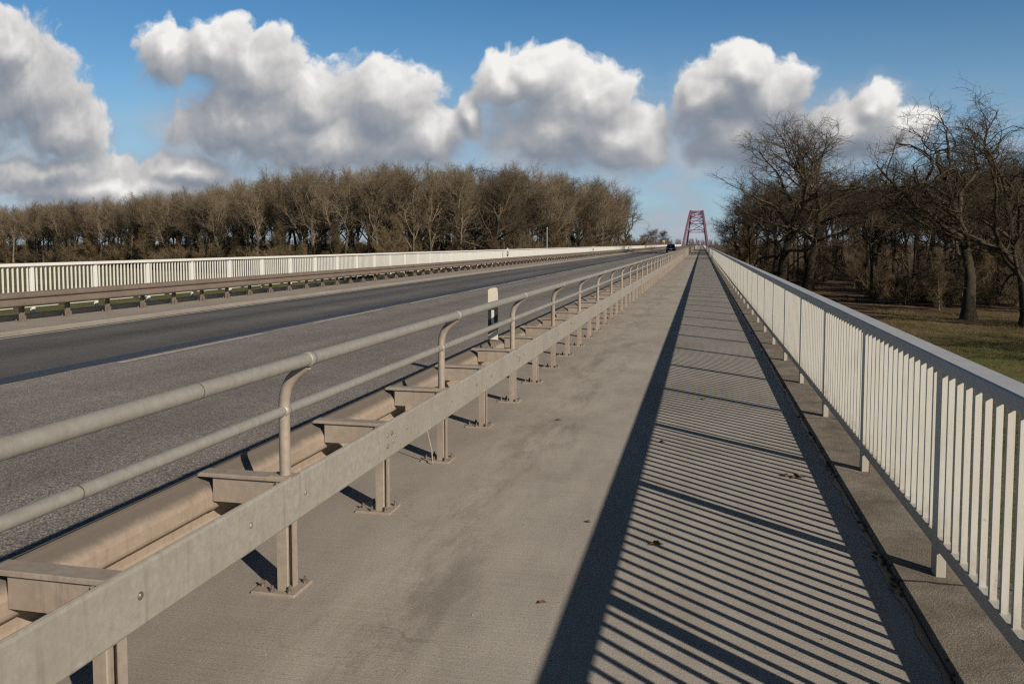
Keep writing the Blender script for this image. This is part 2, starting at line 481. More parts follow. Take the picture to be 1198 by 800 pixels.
def cloud_group():
    g = bpy.data.node_groups.new('cumulus_field', 'ShaderNodeTree')
    g.interface.new_socket('Vector', in_out='INPUT', socket_type='NodeSocketVector')
    g.interface.new_socket('Field', in_out='OUTPUT', socket_type='NodeSocketFloat')
    g.interface.new_socket('Body', in_out='OUTPUT', socket_type='NodeSocketFloat')
    nt = NT(g)
    gi = nt.new('NodeGroupInput')
    go = nt.new('NodeGroupOutput')
    p = gi.outputs[0]

    def n2(vec, scale, detail, rough, out='Fac'):
        n = nt.new('ShaderNodeTexNoise', noise_dimensions='2D')
        nt.put(n.inputs['Vector'], vec)
        n.inputs['Scale'].default_value = scale
        n.inputs['Detail'].default_value = detail
        n.inputs['Roughness'].default_value = rough
        return n.outputs[out]
    warp = nt.vm('MULTIPLY_ADD', n2(p, 13, 3, 0.55, 'Color'), (0.05, 0.042, 0))
    nt.put(warp.node.inputs[2], nt.vm('SUBTRACT', p, (0.025, 0.021, 0)))
    q = warp
    best = None
    for (s, t, a, b) in CLOUDS:
        ia, ib = 1 / (a * 1.0), 1 / (b * 1.12)
        t = t - 0.0045
        e = nt.vm('MULTIPLY_ADD', q, (ia, ib, 0))
        e.node.inputs[2].default_value = (-s * ia, -t * ib, 0)
        ln = nt.new('ShaderNodeVectorMath', operation='LENGTH')
        nt.put(ln.inputs[0], e)
        best = ln.outputs['Value'] if best is None else nt.m('SMOOTH_MIN', best, ln.outputs['Value'], 0.22)
    body = nt.m('SUBTRACT', 1.0, best)
    n1 = n2(q, 24, 8, 0.60)
    vo = nt.new('ShaderNodeTexVoronoi', feature='F1', voronoi_dimensions='2D')
    vo.inputs['Scale'].default_value = 34
    vo.inputs['Detail'].default_value = 2.0
    vo.inputs['Roughness'].default_value = 0.5
    nt.put(vo.inputs['Vector'], nt.vm('ADD', q, nt.vm('MULTIPLY', n2(p, 60, 2, 0.5, 'Color'), (0.014, 0.014, 0))))
    f = nt.m('ADD', body, nt.m('MULTIPLY_ADD', n1, AMP_N, -AMP_N * 0.5))
    f = nt.m('ADD', f, nt.m('MULTIPLY_ADD', vo.outputs['Distance'], -AMP_V, AMP_V * 0.42))
    nt.put(go.inputs[0], f)
    nt.put(go.inputs[1], body)
    return g


AMP_N, AMP_V = 0.72, 0.17


def build_world():
    w = bpy.data.worlds.new('World')
    scn.world = w
    w.use_nodes = True
    nt = NT(w.node_tree)
    bg = w.node_tree.nodes['Background']
    sky = nt.new('ShaderNodeTexSky', sky_type='NISHITA')
    sky.sun_disc = False
    sky.sun_elevation = R(EL)
    sky.sun_rotation = math.atan2(AZX, AZY)
    sky.altitude = 30
    sky.air_density = 1.0
    sky.dust_density = 0.25
    sky.ozone_density = 3.0
    STR = 0.06
    bg.inputs['Strength'].default_value = STR
    dirv = nt.new('ShaderNodeTexCoord').outputs['Generated']
    sp = nt.new('ShaderNodeSeparateXYZ')
    nt.put(sp.inputs[0], dirv)
    y = nt.m('MAXIMUM', sp.outputs[1], 0.05)
    s, t = nt.m('DIVIDE', sp.outputs[0], y), nt.m('DIVIDE', sp.outputs[2], y)
    cb = nt.new('ShaderNodeCombineXYZ')
    nt.put(cb.inputs[0], s)
    nt.put(cb.inputs[1], t)
    p = cb.outputs[0]
    grp = cloud_group()

    def field(off):
        n = nt.new('ShaderNodeGroup')
        n.node_tree = grp
        nt.put(n.inputs[0], nt.vm('ADD', p, off) if off else p)
        return n.outputs
    f0, b0 = field(None)
    f1 = field((0.0055, 0.012, 0))[0]
    b2 = field((0.016, 0.046, 0))[1]
    ahead = nt.smooth(sp.outputs[1], 0.2, 0.45)
    g = nt.m('SUBTRACT', b0, b2)
    # crisp sunny tops, bases that fray out into the air
    soft = nt.m('MULTIPLY', nt.m('MAXIMUM', nt.m('SUBTRACT', 0.12, g), 0.0), 0.95)
    alpha = nt.m('MULTIPLY', nt.smooth(f0, -0.24, nt.m('ADD', soft, 0.05)), ahead)
    # cumulus light: billows from the small differences, sunny tops and shaded bases from the large ones
    small = nt.m('MULTIPLY', nt.m('SUBTRACT', f0, f1), 0.36)
    large = nt.m('MULTIPLY', g, 0.42)
    lit = nt.m('ADD', nt.m('ADD', 0.455, small), large)
    # the clouds ahead on the right lie partly in the shade of others
    lit = nt.m('SUBTRACT', lit, nt.smooth(s, -0.06, 0.06, 0.0, 0.13))
    thin = nt.smooth(f0, -0.2, 0.35, 0.14, -0.04)
    lit = nt.m('ADD', lit, thin, None, True)
    k = 1.0 / STR
    def c(r, g, b): return (r * k, g * k, b * k)
    # colours above 1 are fine in a colour input, so scale after the ramp
    col = nt.ramp(lit, [(0.0, (0.150, 0.185, 0.235)), (0.25, (0.205, 0.235, 0.280)), (0.50, (0.320, 0.330, 0.352)), (0.74, (0.52, 0.512, 0.508)), (1.0, (0.78, 0.765, 0.745))])
    sc = nt.new('ShaderNodeVectorMath', operation='SCALE')
    nt.put(sc.inputs[0], col)
    sc.inputs['Scale'].default_value = k * 1.0
    # low thin veil near the horizon
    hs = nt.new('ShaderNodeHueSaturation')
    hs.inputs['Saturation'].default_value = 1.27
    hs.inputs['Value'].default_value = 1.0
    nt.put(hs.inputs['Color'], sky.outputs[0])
    nt.put(hs.inputs['Value'], nt.smooth(sp.outputs[2], 0.25, 0.58, 1.24, 0.30))  # unseen sky overhead is dimmed to weaken the fill light in shadows
    vn = nt.new('ShaderNodeTexNoise', noise_dimensions='2D')
    nt.put(vn.inputs['Vector'], nt.vm('MULTIPLY', p, (1, 2.2, 1)))
    vn.inputs['Scale'].default_value = 12
    vn.inputs['Detail'].default_value = 5
    nse = vn.outputs['Fac']
    low = nt.smooth(t, 0.30, 0.02, 0, 0.85)
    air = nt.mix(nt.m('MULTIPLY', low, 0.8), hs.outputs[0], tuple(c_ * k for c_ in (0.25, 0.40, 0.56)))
    veil = nt.m('MULTIPLY', nt.smooth(t, 0.20, 0.05, 0, 0.8), nt.smooth(nse, 0.34, 0.66))
    # the air round and under the cumulus is greyed
    veil = nt.m('MAXIMUM', veil, nt.m('MULTIPLY', nt.smooth(nt.m('MULTIPLY_ADD', nse, 0.9, b0), -0.15, 0.7), nt.smooth(t, 0.24, 0.12, 0, 0.8)))
    veil = nt.m('MULTIPLY', veil, ahead)
    vcol = nt.new('ShaderNodeVectorMath', operation='SCALE')
    nt.put(vcol.inputs[0], nt.ramp(nse, [(0.3, (0.25, 0.30, 0.38)), (0.7, (0.38, 0.41, 0.46))]))
    vcol.inputs['Scale'].default_value = k
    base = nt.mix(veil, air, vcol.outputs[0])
    # wisps
    out = nt.mix(alpha, base, sc.outputs[0])
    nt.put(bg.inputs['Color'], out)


build_world()
scn.world.cycles.sampling_method = 'MANUAL'
scn.world.cycles.sample_map_resolution = 512

# ------------------------------------------------------------------ ground, deck, road
Y0, Y1 = -9.0, 860.0
mb = MB()
mb.add([(-4000, -600, ZG), (4000, -600, ZG), (4000, 6000, ZG), (-4000, 6000, ZG)], [(0, 1, 2, 3)])
tag(mb.build('meadow', M['meadow']), kind='structure')

mb = MB().box(-14.58, 1.62, Y0, Y1, -1.15, -0.012)
y = 20.0
while y < 600:
    mb.box(-13.2, -11.6, y, y + 1.1, ZG - 0.3, -1.18).box(-1.6, 0.0, y, y + 1.1, ZG - 0.3, -1.18)
    y += 34
tag(mb.build('bridge_deck', M['deck']), kind='structure')

RZ = 0.09
tag(MB().box(-2.78, 1.025, Y0, Y1, -0.01, 0.0).build('walkway', M['walk']), kind='structure')
tag(MB().box(-3.1, -2.782, Y0, Y1, -0.01, RZ + 0.03).build('road_kerb', M['kerb']), kind='structure')
tag(MB().box(-8.47, -3.102, Y0, Y1, -0.008, RZ).build('road', M['asphalt']), kind='structure')
tag(MB().box(-12.62, -8.472, Y0, Y1, -0.006, RZ + 0.001).build('road_lane', M['asphalt_dark']), kind='structure')
# tar sealed joint between the two asphalts, with a wavering edge
jr = random.Random(3)
va, fa, yy = [], [], Y0
while yy < Y1:
    wl, wr = jr.uniform(-.035, .035), jr.uniform(-.02, .02)
    va += [(-8.80 + wl, yy, RZ + .005), (-8.40 + wr, yy, RZ + .005)]
    yy += 0.7 if yy < 80 else 6
for i in range(len(va) // 2 - 1):
    fa.append((2 * i, 2 * i + 1, 2 * i + 3, 2 * i + 2))
tag(MB().add(va, fa).build('tar_joint', M['tar']), kind='structure')
mb = MB()
yy = 10.35 - 6.2 * 3
while yy < 420:
    mb.add([(-8.28, yy, RZ + .007), (-8.16, yy, RZ + .007), (-8.16, yy + 4.05, RZ + .007), (-8.28, yy + 4.05, RZ + .007)], [(0, 1, 2, 3)])
    yy += 6.2
tag(mb.build('centre_line', M['mark']), kind='structure')
tag(MB().add([(-12.44, Y0, RZ + .006), (-12.33, Y0, RZ + .006), (-12.33, Y1, RZ + .006), (-12.44, Y1, RZ + .006)], [(0, 1, 2, 3)]).build('edge_line', M['mark']), kind='structure')
# far kerb strip
mb = MB()
mb.extrude_y([(-14.298, -0.01), (-12.625, -0.01), (-12.60, 0.165), (-12.62, 0.18), (-14.298, 0.18)], Y0, Y1)
mb.box(-14.58, -14.300, Y0, Y1, -0.009, 0.28)
tag(mb.build('far_kerb_strip', M['walk']), kind='structure')
# right-hand kerb strip under the railing, uneven mossy edge, cast in lengths with open joints
mb = MB()
mb.extrude_y([(1.051, -0.01), (1.62, -0.01), (1.62, 0.03), (1.07, 0.03), (1.051, 0.022)], Y0, Y1)
tag(mb.build('kerb_strip', M['kerb']), kind='structure')
# dirt-filled drainage joint between walkway and kerb strip
va, fa, yy = [], [], Y0
while yy < Y1:
    va += [(1.026 + jr.uniform(-.030, .0), yy, .0035), (1.0505, yy, .0035)]
    yy += 0.11 if yy < 30 else (1.0 if yy < 90 else 8)
for i in range(len(va) // 2 - 1):
    fa.append((2 * i, 2 * i + 1, 2 * i + 3, 2 * i + 2))
tag(MB().add(va, fa).build('drainage_joint', M['tar']), kind='structure')


# ------------------------------------------------------------------ picket railings
def railing(name, label, xin, side, zb, ztop, pitch, yfirst, ystart, yend, paint, capmat, n_pick, post_near, cap_w, hb=0.11, pd=.045, pw=.056, rh=.045, bw=.034, bt=.018):
    """side=+1: posts stand on +x side of xin (right-hand railing); -1 mirrored"""
    root = empty(name, (xin, 0, zb))
    tag(root, label, 'railing')
    h = ztop - zb
    sx = side

    def X(a, b):
        return (min(sx * a, sx * b), max(sx * a, sx * b))
    # top rail: flat box cap with softened edges
    a, b = X(-0.042, cap_w - 0.042)
    c = 0.008
    z1, z0 = h, h - 0.068
    prof = [(a + c * .6, z0), (b - c * .6, z0), (b, z0 + c), (b, z1 - c), (b - c, z1), (a + c, z1), (a, z1 - c), (a, z0 + c)]
    y_ = yfirst - 2 * pitch - .35
    y_ -= pitch * 3 * math.ceil((y_ - ystart) / (pitch * 3))
    while y_ < yend:
        e_ = y_ + 3 * pitch if y_ < 110 else yend
        MB().extrude_y(prof, max(y_, ystart), e_ - .005).build('top_rail', capmat, root)
        y_ = e_
    a, b = X(0.0, 0.045)
    MB().box(a, b, ystart, yend, hb, hb + rh).build('bottom_rail', paint, root)
    # positions
    k0 = math.ceil((ystart - yfirst) / pitch)
    k1 = math.floor((yend - yfirst) / pitch)
    posts = [yfirst + k * pitch for k in range(k0, k1 + 1)]
    a, b = X(-0.002, pw)
    proto = None
    vis = [p for p in posts if p >= post_near][:100]
    rest = [p for p in posts if p not in set(vis)]
    for p in vis:
        if proto is None:
            m_ = MB().cbox(a, b, -pd, pd, 0.0, z0 - 0.002, 0.003)
            proto = m_.build('post', paint, root)
            proto.location = (0, p, 0)
        else:
            copy_to(proto, root, (0, p, 0))
    mb = MB()
    for p in rest:
        mb.box(a, b, p - pd, p + pd, 0.0, z0 - 0.002)
    if rest:
        o = mb.build('post', paint, root)
        o['kind'] = 'stuff'
    # pickets: flat bars on edge, angled tops under the cap
    step = pitch / (n_pick + 1)
    pk = []
    for p in posts:
        for i in range(1, n_pick + 1):
            pk.append(p + i * step)
    vis = [p for p in pk if p >= post_near][:100]
    rest = [p for p in pk if p not in set(vis)]
    a, b = X(0.006, 0.006 + bw)
    q_ = bt / 2
    zt = z0 - 0.002

    def bar(m_, y_):
        z_ = hb + rh - .003
        vs = [(a, y_ - q_, z_), (b, y_ - q_, z_), (b, y_ + q_, z_), (a, y_ + q_, z_), (a, y_ - q_, zt), (b, y_ - q_, zt), (b, y_ + q_, zt), (a, y_ + q_, zt)]
        m_.add(vs, [(0, 3, 2, 1), (4, 5, 6, 7), (0, 1, 5, 4), (1, 2, 6, 5), (2, 3, 7, 6), (3, 0, 4, 7)])
    proto = None
    for p in vis:
        if proto is None:
            m_ = MB()
            bar(m_, 0)
            proto = m_.build('picket', paint, root)
            proto.location = (0, p, 0)
        else:
            copy_to(proto, root, (0, p, 0))
    mb = MB()
    for p in rest:
        bar(mb, p)
    o = mb.build('picket', paint, root, recalc=False)
    o['kind'] = 'stuff'
    return root


railing('bridge_railing', 'cream grey picket railing with broad grey top rail beside the shadowed walkway', 1.255, 1,
        0.03, 1.229, 2.125, 4.815, -8.5, 640, M['cream'], M['cap'], 14, 2.3, 0.132, .15, .05, .048, .072, .029, .024)
railing('bridge_railing', 'white picket railing on the far side of the road before the wood', -14.5, -1,
        0.28, 1.39, 1.985, 15.60, -8.5, 640, M['white'], M['white'], 14, 13.2, 0.10, .135)


# ------------------------------------------------------------------ near guardrail with pipe handrails
def near_guardrail():
    xp = -2.105                                  # post axis
    root = empty('guardrail', (xp, 0, 0))
    tag(root, 'tan steel guardrail with flat back beam and two pipe handrails between walkway and road', 'guardrail')
    ys, ye = -8.0, 420.0
    pitch, yf = 1.339, 3.905
    # flat back beam (a shallow channel with rolled edges), lengths overlapping at the joints
    xb = 0.028
    mb = MB()
    prof = [(xb, .378), (xb + .004, .368), (xb + .012, .365), (xb + .022, .370), (xb + .028, .380), (xb + .029, .487), (xb + .028, .598), (xb + .022, .610),
            (xb + .012, .615), (xb + .004, .612), (xb, .600)]
    y = ys
    j = 0
    while y < ye:
        e = min(y + 4.017, ye)
        dx = 0.0
        m_ = MB()
        m_.extrude_y([(p[0] + dx, p[1]) for p in prof], y, (ye if j > 18 else e) - 0.003)
        m_.build('back_beam', M['beam'], root)
        y = e
        j += 1
        if j > 19:
            break
    # W profile guard beam facing the road, seen from behind
    xw = -0.415
    w = [(-.058, .622), (-.076, .616), (-.083, .604), (-.083, .592), (-.076, .578), (-.016, .526), (-.004, .514), (0, .500), (0, .442),
         (-.004, .428), (-.016, .416), (-.076, .388), (-.083, .374), (-.083, .336), (-.076, .320), (-.030, .304), (-.010, .303)]
    w = [(p[0], p[1] - .014) for p in w]
    th = [(p[0] - .005, p[1]) for p in reversed(w)]
    mb = MB()
    y = ys
    while y < ye:
        e = min(y + 4.017, ye)
        if y >= 60:
            e = ye
        m_ = MB()
        m_.extrude_y([(xw + p[0], p[1]) for p in w] + [(xw + p[0], p[1]) for p in th], y, e - 0.002)
        gb = m_.build('guard_beam', M['wbeam'], root)
        # lap strip where two lengths are bolted
        if y < 60:
            m_ = MB()
            m_.extrude_y([(xw + p[0] + .006, p[1]) for p in w[1:-1]] + [(xw + p[0] + .002, p[1]) for p in reversed(w[1:-1])], y - 0.16, y + 0.16)
            m_.build('lap_plate', M['wbeam'], gb)
        y = e
    # handrail pipes
    for zc, xo, r, nm in ((.953, -.005, .027, 'mid'), (1.228, .138, .034, 'top')):
        mb = MB()
        n = 40
        mb.tube([(xo, ys, zc), (xo, ye, zc)], r, 18)
        pr = mb.build('handrail_pipe', M['tube'], root)
        jt = None
        yy = 2.90 if nm == 'top' else 2.40
        yy -= 8.0
        while yy < 60:
            if jt is None:
                jt = MB().tube([(xo, -.005, zc), (xo, -.0035, zc), (xo, .0035, zc), (xo, .005, zc)],
                               [r - .001, r + .0009, r + .0009, r - .001], 18).build('pipe_joint', M['bolt'], pr)
                jt.location = (0, yy, 0)
            else:
                copy_to(jt, pr, (0, yy, 0))
            yy += 4.017
    # posts, one every 1.34 m, tube uprights on every second
    k0 = math.ceil((ys - yf) / pitch)
    k1 = math.floor((ye - yf) / pitch)
    ks = list(range(k0, k1 + 1))
    vis = [k for k in ks if yf + k * pitch > 1.6][:100]
    rest = [k for k in ks if k not in set(vis)]

    def post_mb(m_, y):
        # folded section, open towards the walkway: front flange, deep slot, rear flange
        pr = [(-.030, -.056), (.026, -.056), (.030, -.052), (.030, -.040), (.024, -.040), (.024, -.050), (-.024, -.050), (-.024, .050), (.024, .050), (.024, .004),
              (.030, .004), (.030, .052), (.026, .056), (-.030, .056)]
        m_.prism_z([(p[0], p[1] + y) for p in pr], .012, .586)

    def plate_mb(m_, y):
        m_.cbox(-.165, .085, y - .095, y + .115, .0, .014, .003)

    def nut(m_, x_, y_, r=.013):
        m_.tube([(x_, y_, .013), (x_, y_, .030)], r, 6, True, False)
        m_.tube([(x_, y_, .029), (x_, y_, .048)], r * .55, 8, True, False)

    def spacer_mb(m_, y):
        # folded channel: top flange, lip and web
        x0, x1 = xw - .075, .022
        pr = [(y - .052, .604), (y - .052, .619), (y - .047, .6235), (y + .047, .6235), (y + .052, .619), (y + .052, .604), (y + .045, .604), (y + .045, .6165),
              (y - .026, .6165), (y - .026, .470), (y - .033, .470), (y - .033, .6165), (y - .045, .6165), (y - .045, .604)]
        pr = [(p[0], p[1] - .014) for p in pr]
        n = len(pr)
        vs = [(x0, p[0], p[1]) for p in pr] + [(x1, p[0], p[1]) for p in pr]
        # the web stops short of the guard beam
        for i, p in enumerate(pr):
            if i in (8, 9, 10, 11):
                vs[i] = (xw + .006, p[0], p[1])
        m_.add(vs, [tuple(range(n)), tuple(range(2 * n - 1, n - 1, -1))] + [(k, k + n, (k + 1) % n + n, (k + 1) % n) for k in range(n)])

    def upright_mb(m_, y):
        pts = [(-.005, y, .611), (-.005, y, .80), (-.005, y, .985), (-.001, y, 1.03), (.012, y, 1.075), (.036, y, 1.118), (.070, y, 1.152), (.105, y, 1.178), (.128, y, 1.195)]
        m_.tube(pts, .029, 16)
    BOLTS = ((-.135, -.02), (-.05, -.075), (.062, .07), (-.10, .09), (.045, -.07))
    proto = {}
    for k in vis:
        y = yf + k * pitch
        if not proto:
            m1 = MB(); post_mb(m1, 0); proto['post'] = m1.build('post', M['post'], root)
            m2 = MB(); plate_mb(m2, 0); proto['base_plate'] = m2.build('base_plate', M['post'], proto['post'])
            m3 = MB(); nut(m3, 0, 0); proto['bolt'] = m3.build('bolt', M['bolt'], proto['post'])
            proto['bolt'].location = (*BOLTS[0], 0)
            for bxy in BOLTS[1:]:
                copy_to(proto['bolt'], proto['post'], (*bxy, 0))
            m4 = MB(); spacer_mb(m4, 0); proto['spacer'] = m4.build('spacer', M['post'], root)
            m5 = MB(); upright_mb(m5, 0); proto['upright'] = m5.build('handrail_upright', M['post'], root)
            m6 = MB()
            m6.tube([(-.005, -.024, .953), (-.005, -.021, .953), (-.005, .021, .953), (-.005, .024, .953)], [.027, .0335, .0335, .027], 18)
            proto['clamp'] = m6.build('pipe_clamp', M['tube'], proto['upright'])
            m6 = MB().tube([(.138, -.028, 1.228), (.138, -.025, 1.228), (.138, .025, 1.228), (.138, .028, 1.228)], [.034, .039, .039, .034], 18)
            proto['clamp2'] = m6.build('pipe_clamp', M['tube'], proto['upright'])
            m7 = MB().cbox(-.075, .062, -.046, .042, .0, .006, .002)
            proto['foot'] = m7.build('upright_foot', M['post'], proto['upright'])
            proto['foot'].location = (0, 0, .6097)
            for nm in ('post', 'spacer', 'upright'):
                proto[nm].location = (0, y, 0)
            if k % 2:                             # uprights stand on even posts
                proto['upright'].location = (0, y + pitch, 0)
                up_first = k + 1
            else:
                up_first = k
            continue
        p = copy_to(proto['post'], root, (0, y, 0))
        if y < 70:
            copy_to(proto['base_plate'], p, (0, 0, 0))
            for bxy in (BOLTS if y < 22 else ()):
                copy_to(proto['bolt'], p, (*bxy, 0))
        copy_to(proto['spacer'], root, (0, y, 0))
        if k % 2 == 0 and k != up_first:
            u = copy_to(proto['upright'], root, (0, y, 0))
            if y < 70:
                copy_to(proto['clamp'], u, (0, 0, 0))
                copy_to(proto['clamp2'], u, (0, 0, 0))
                copy_to(proto['foot'], u, (0, 0, .6097))
    a, b, c = MB(), MB(), MB()
    for k in rest:
        y = yf + k * pitch
        post_mb(a, y)
        spacer_mb(b, y)
        if k % 2 == 0:
            upright_mb(c, y)
    for m_, nm in ((a, 'post'), (b, 'spacer'), (c, 'handrail_upright')):
        o = m_.build(nm, M['post'], root, recalc=False)
        o['kind'] = 'stuff'
    # bolt heads on the back beam
    br = random.Random(5)
    bolts = [None, None]
    for k in range(-2, 30):
        y = yf + k * pitch
        xf = xb + .027
        spots = [(y + .10, .495)]
        if k % 3 == 1:
            spots += [(y - .045, .53), (y + .03, .53), (y + .06, .468), (y - .045, .455), (y + .33, .505)]
        if k % 3 == 0:
            spots += [(y - .45, .50)]
        for (yy, zz) in spots:
            w_ = br.random() < .4
            if bolts[w_] is None:
                q = MB().tube([(xf - .001, 0, 0), (xf + .003, 0, 0), (xf + .003, 0, 0), (xf + .009, 0, 0)], [.017, .017, .013, .009], 10, True, False)
                bolts[w_] = q.build('beam_bolt', M['bolt'] if w_ else M['rustbolt'], root)
                bolts[w_].location = (0, yy, zz)
            else:
                copy_to(bolts[w_], root, (0, yy, zz))
    return root


near_guardrail()


def far_guardrail():
    xp = -14.0
    root = empty('guardrail', (xp, 0, .18))
    tag(root, 'brown steel guardrail on short posts in front of the white railing', 'guardrail')
    ys, ye = -8.0, 420.0
    pitch, yf = 1.298, 14.73
    xw = .24
    w = [(-.09, .615), (-.03, .617), (.015, .612), (.030, .598), (.032, .575), (.030, .535), (.018, .518), (-.022, .497), (-.028, .480), (-.022, .463), (.018, .442),
         (.030, .425), (.030, .372), (.018, .352), (-.035, .340)]
    th = [(p[0] - .005, p[1] - .003) for p in reversed(w)]
    mb = MB()
    mb.extrude_y([(xw + p[0], p[1]) for p in w] + [(xw + p[0], p[1]) for p in th], ys, ye)
    mb.build('guard_beam', M['farbeam'], root)
    mb = MB()
    mb.extrude_y([(-.16, .50), (-.12, .50), (-.12, .612), (-.16, .612)], ys, ye)
    mb.build('back_beam', M['farbeam'], root)
    ks = list(range(math.ceil((ys - yf) / pitch), math.floor((ye - yf) / pitch) + 1))
    vis = [k for k in ks if yf + k * pitch > 13.0][:100]
    rest = [k for k in ks if k not in set(vis)]

    def post_mb(m_, y):
        m_.box(-.03, .03, y - .05, y - .043, .012, .60)
        m_.box(-.03, .03, y + .043, y + .05, .012, .60)
        m_.box(-.004, .004, y - .043, y + .043, .012, .599)

    def spacer_mb(m_, y):
        m_.box(-.118, xw - .005, y - .04, y - .034, .50, .610)
        m_.box(-.118, xw - .03, y - .0335, y + .04, .604, .610)

    def plate_mb(m_, y):
        m_.cbox(-.10, .12, y - .10, y + .10, 0, .014, .003)
        for ax in (-.075, .095):
            for ay in (-.075, .075):
                m_.tube([(ax, y + ay, .013), (ax, y + ay, .05)], .013, 6, True, False)
        m_.box(.031, .09, y - .02, y + .02, .0145, .13)
    P = None
    for k in vis:
        y = yf + k * pitch
        if P is None:
            m1 = MB(); post_mb(m1, 0); P = m1.build('post', M['farbeam'], root); P.location = (0, y, 0)
            m2 = MB(); plate_mb(m2, 0); Q = m2.build('base_plate', M['farbeam'], P)
            m3 = MB(); spacer_mb(m3, 0); S = m3.build('spacer', M['farbeam'], root); S.location = (0, y, 0)
            continue
        p = copy_to(P, root, (0, y, 0))
        if y < 80:
            copy_to(Q, p, (0, 0, 0))
        copy_to(S, root, (0, y, 0))
    a, b = MB(), MB()
    for k in rest:
        post_mb(a, yf + k * pitch)
        spacer_mb(b, yf + k * pitch)
    for m_, nm in ((a, 'post'), (b, 'spacer')):
        o = m_.build(nm, M['farbeam'], root, recalc=False)
        o['kind'] = 'stuff'


far_guardrail()


# ------------------------------------------------------------------ delineator posts
def delineator(x, y, z, label, group, h=0.66, foot=True):
    root = empty('delineator_post', (x, y, z))
    tag(root, label, 'delineator', group)
    hw, d = .060, .045

    def sect(z0, z1, grow, s0=0.0, s1=0.0):
        """slice of the hollow triangular-backed body; s0,s1 = rise of the slanted joints towards the road side"""
        pr = [(-hw, -d), (hw, -d), (hw, -d + .03), (.02, d), (-.02, d), (-hw, -d + .03)]
        vs, n = [], len(pr)
        for zz, sl in ((z0, s0), (z1, s1)):
            for (px, py) in pr:
                vs.append((px * (1 + grow), py * (1 + grow), zz + sl * (px / hw)))
        fs = [tuple(range(n - 1, -1, -1)), tuple(range(n, 2 * n))]
        for k in range(n):
            fs.append((k, (k + 1) % n, (k + 1) % n + n, k + n))
        return vs, fs
    MB().add(*sect(0.0, .09, 0, 0, .035)).build('foot', M['dwhite'], root)
    mb = MB()
    mb.add(*sect(.43, h - .05, 0, .035, .0))
    # rounded slanted head
    pr = [(-hw, 0), (hw, 0), (hw, .030), (hw * .75, .046), (hw * .2, .052), (-hw * .6, .040), (-hw, .020)]
    mb.add([(p[0], -d, h - .05 + p[1]) for p in pr] + [(p[0] * .7, d * .8, h - .05 + p[1]) for p in pr],
           [tuple(range(6, -1, -1)), tuple(range(7, 14))] + [(k, (k + 1) % 7, (k + 1) % 7 + 7, k + 7) for k in range(7)])
    mb.build('body', M['dwhite'], root)
    MB().add(*sect(.09, .43, .004, .035, .035)).build('black_band', M['black'], root)
    MB().cbox(-.018, .018, -d - .006, -d - .001, .20, .37, .002).build('reflector', M['reflector'], root)
    if foot:
        mb = MB().box(-.03, .03, -.02, .02, -.10, .02).box(-.055, .055, -.03, .03, -.012, -.002)
        mb.build('bracket', M['rustbolt'], root)
    return root


delineator(-2.52, 10.0, .63, 'white delineator post with black band clipped to the near tan guardrail', None, 0.645)
dl = 'small white delineator post with black reflector band above the far guardrail'
SLOTS = [(594, 'nearest of three'), (694, 'middle of three'), (735, 'farthest of three')]
for (u, tx) in SLOTS:
    s = srate(u)
    y = -14.05 / s
    delineator(-14.05, y, .80, 'small white delineator post above the far guardrail, ' + tx, 'delineator posts on the far guardrail', .70)


# ------------------------------------------------------------------ bare winter trees
def norm(a):
    return a / np.maximum(np.linalg.norm(a, axis=-1, keepdims=True), 1e-9)


def grow(rg, P, D, L, R0, R1, n, wob, trop, droop=0.0):
    """wander N branches; returns points (N,n+1,3), radii (N,n+1)"""
    N = len(P)
    pts = np.zeros((N, n + 1, 3))
    pts[:, 0] = P
    d = norm(D)
    for i in range(n):
        d = d + rg.normal(0, wob, (N, 3)) + np.array([0, 0, trop])
        d = norm(d)
        pts[:, i + 1] = pts[:, i] + d * (L / n)[:, None]
    t = np.linspace(0, 1, n + 1)[None, :]
    rad = R0[:, None] * (1 - t) + R1[:, None] * t
    return pts, rad


def spawn(rg, pts, rad, m, t0, t1, ang0, ang1, len0, len1, rr, lenvar=.3, flat=0.0):
    """m children on each branch; angle and length run from t0 values to t1 values"""
    N, K, _ = pts.shape
    n = K - 1
    base = (np.arange(m)[None, :] + rg.uniform(0, 1, (N, m))) / m
    t = t0 + (t1 - t0) * base
    f = np.clip(t * n, 0, n - 1e-6)
    i = f.astype(int)
    fr = f - i
    r = np.arange(N)[:, None]
    p = pts[r, i] * (1 - fr)[..., None] + pts[r, i + 1] * fr[..., None]
    d = norm(pts[r, i + 1] - pts[r, i])
    lr = rad[r, i] * (1 - fr) + rad[r, i + 1] * fr
    q = rg.normal(0, 1, (N, m, 3))
    if flat:
        q[..., 2] *= (1 - flat)
    q = norm(q - d * (q * d).sum(-1, keepdims=True))
    a = np.radians(ang0 + (ang1 - ang0) * base + rg.normal(0, 8, (N, m)))
    D = d * np.cos(a)[..., None] + q * np.sin(a)[..., None]
    L = (len0 + (len1 - len0) * base) * (1 + rg.uniform(-lenvar, lenvar, (N, m)))
    R0 = np.minimum(lr * .85, rr * L)
    return p.reshape(-1, 3), D.reshape(-1, 3), L.ravel(), R0.ravel()


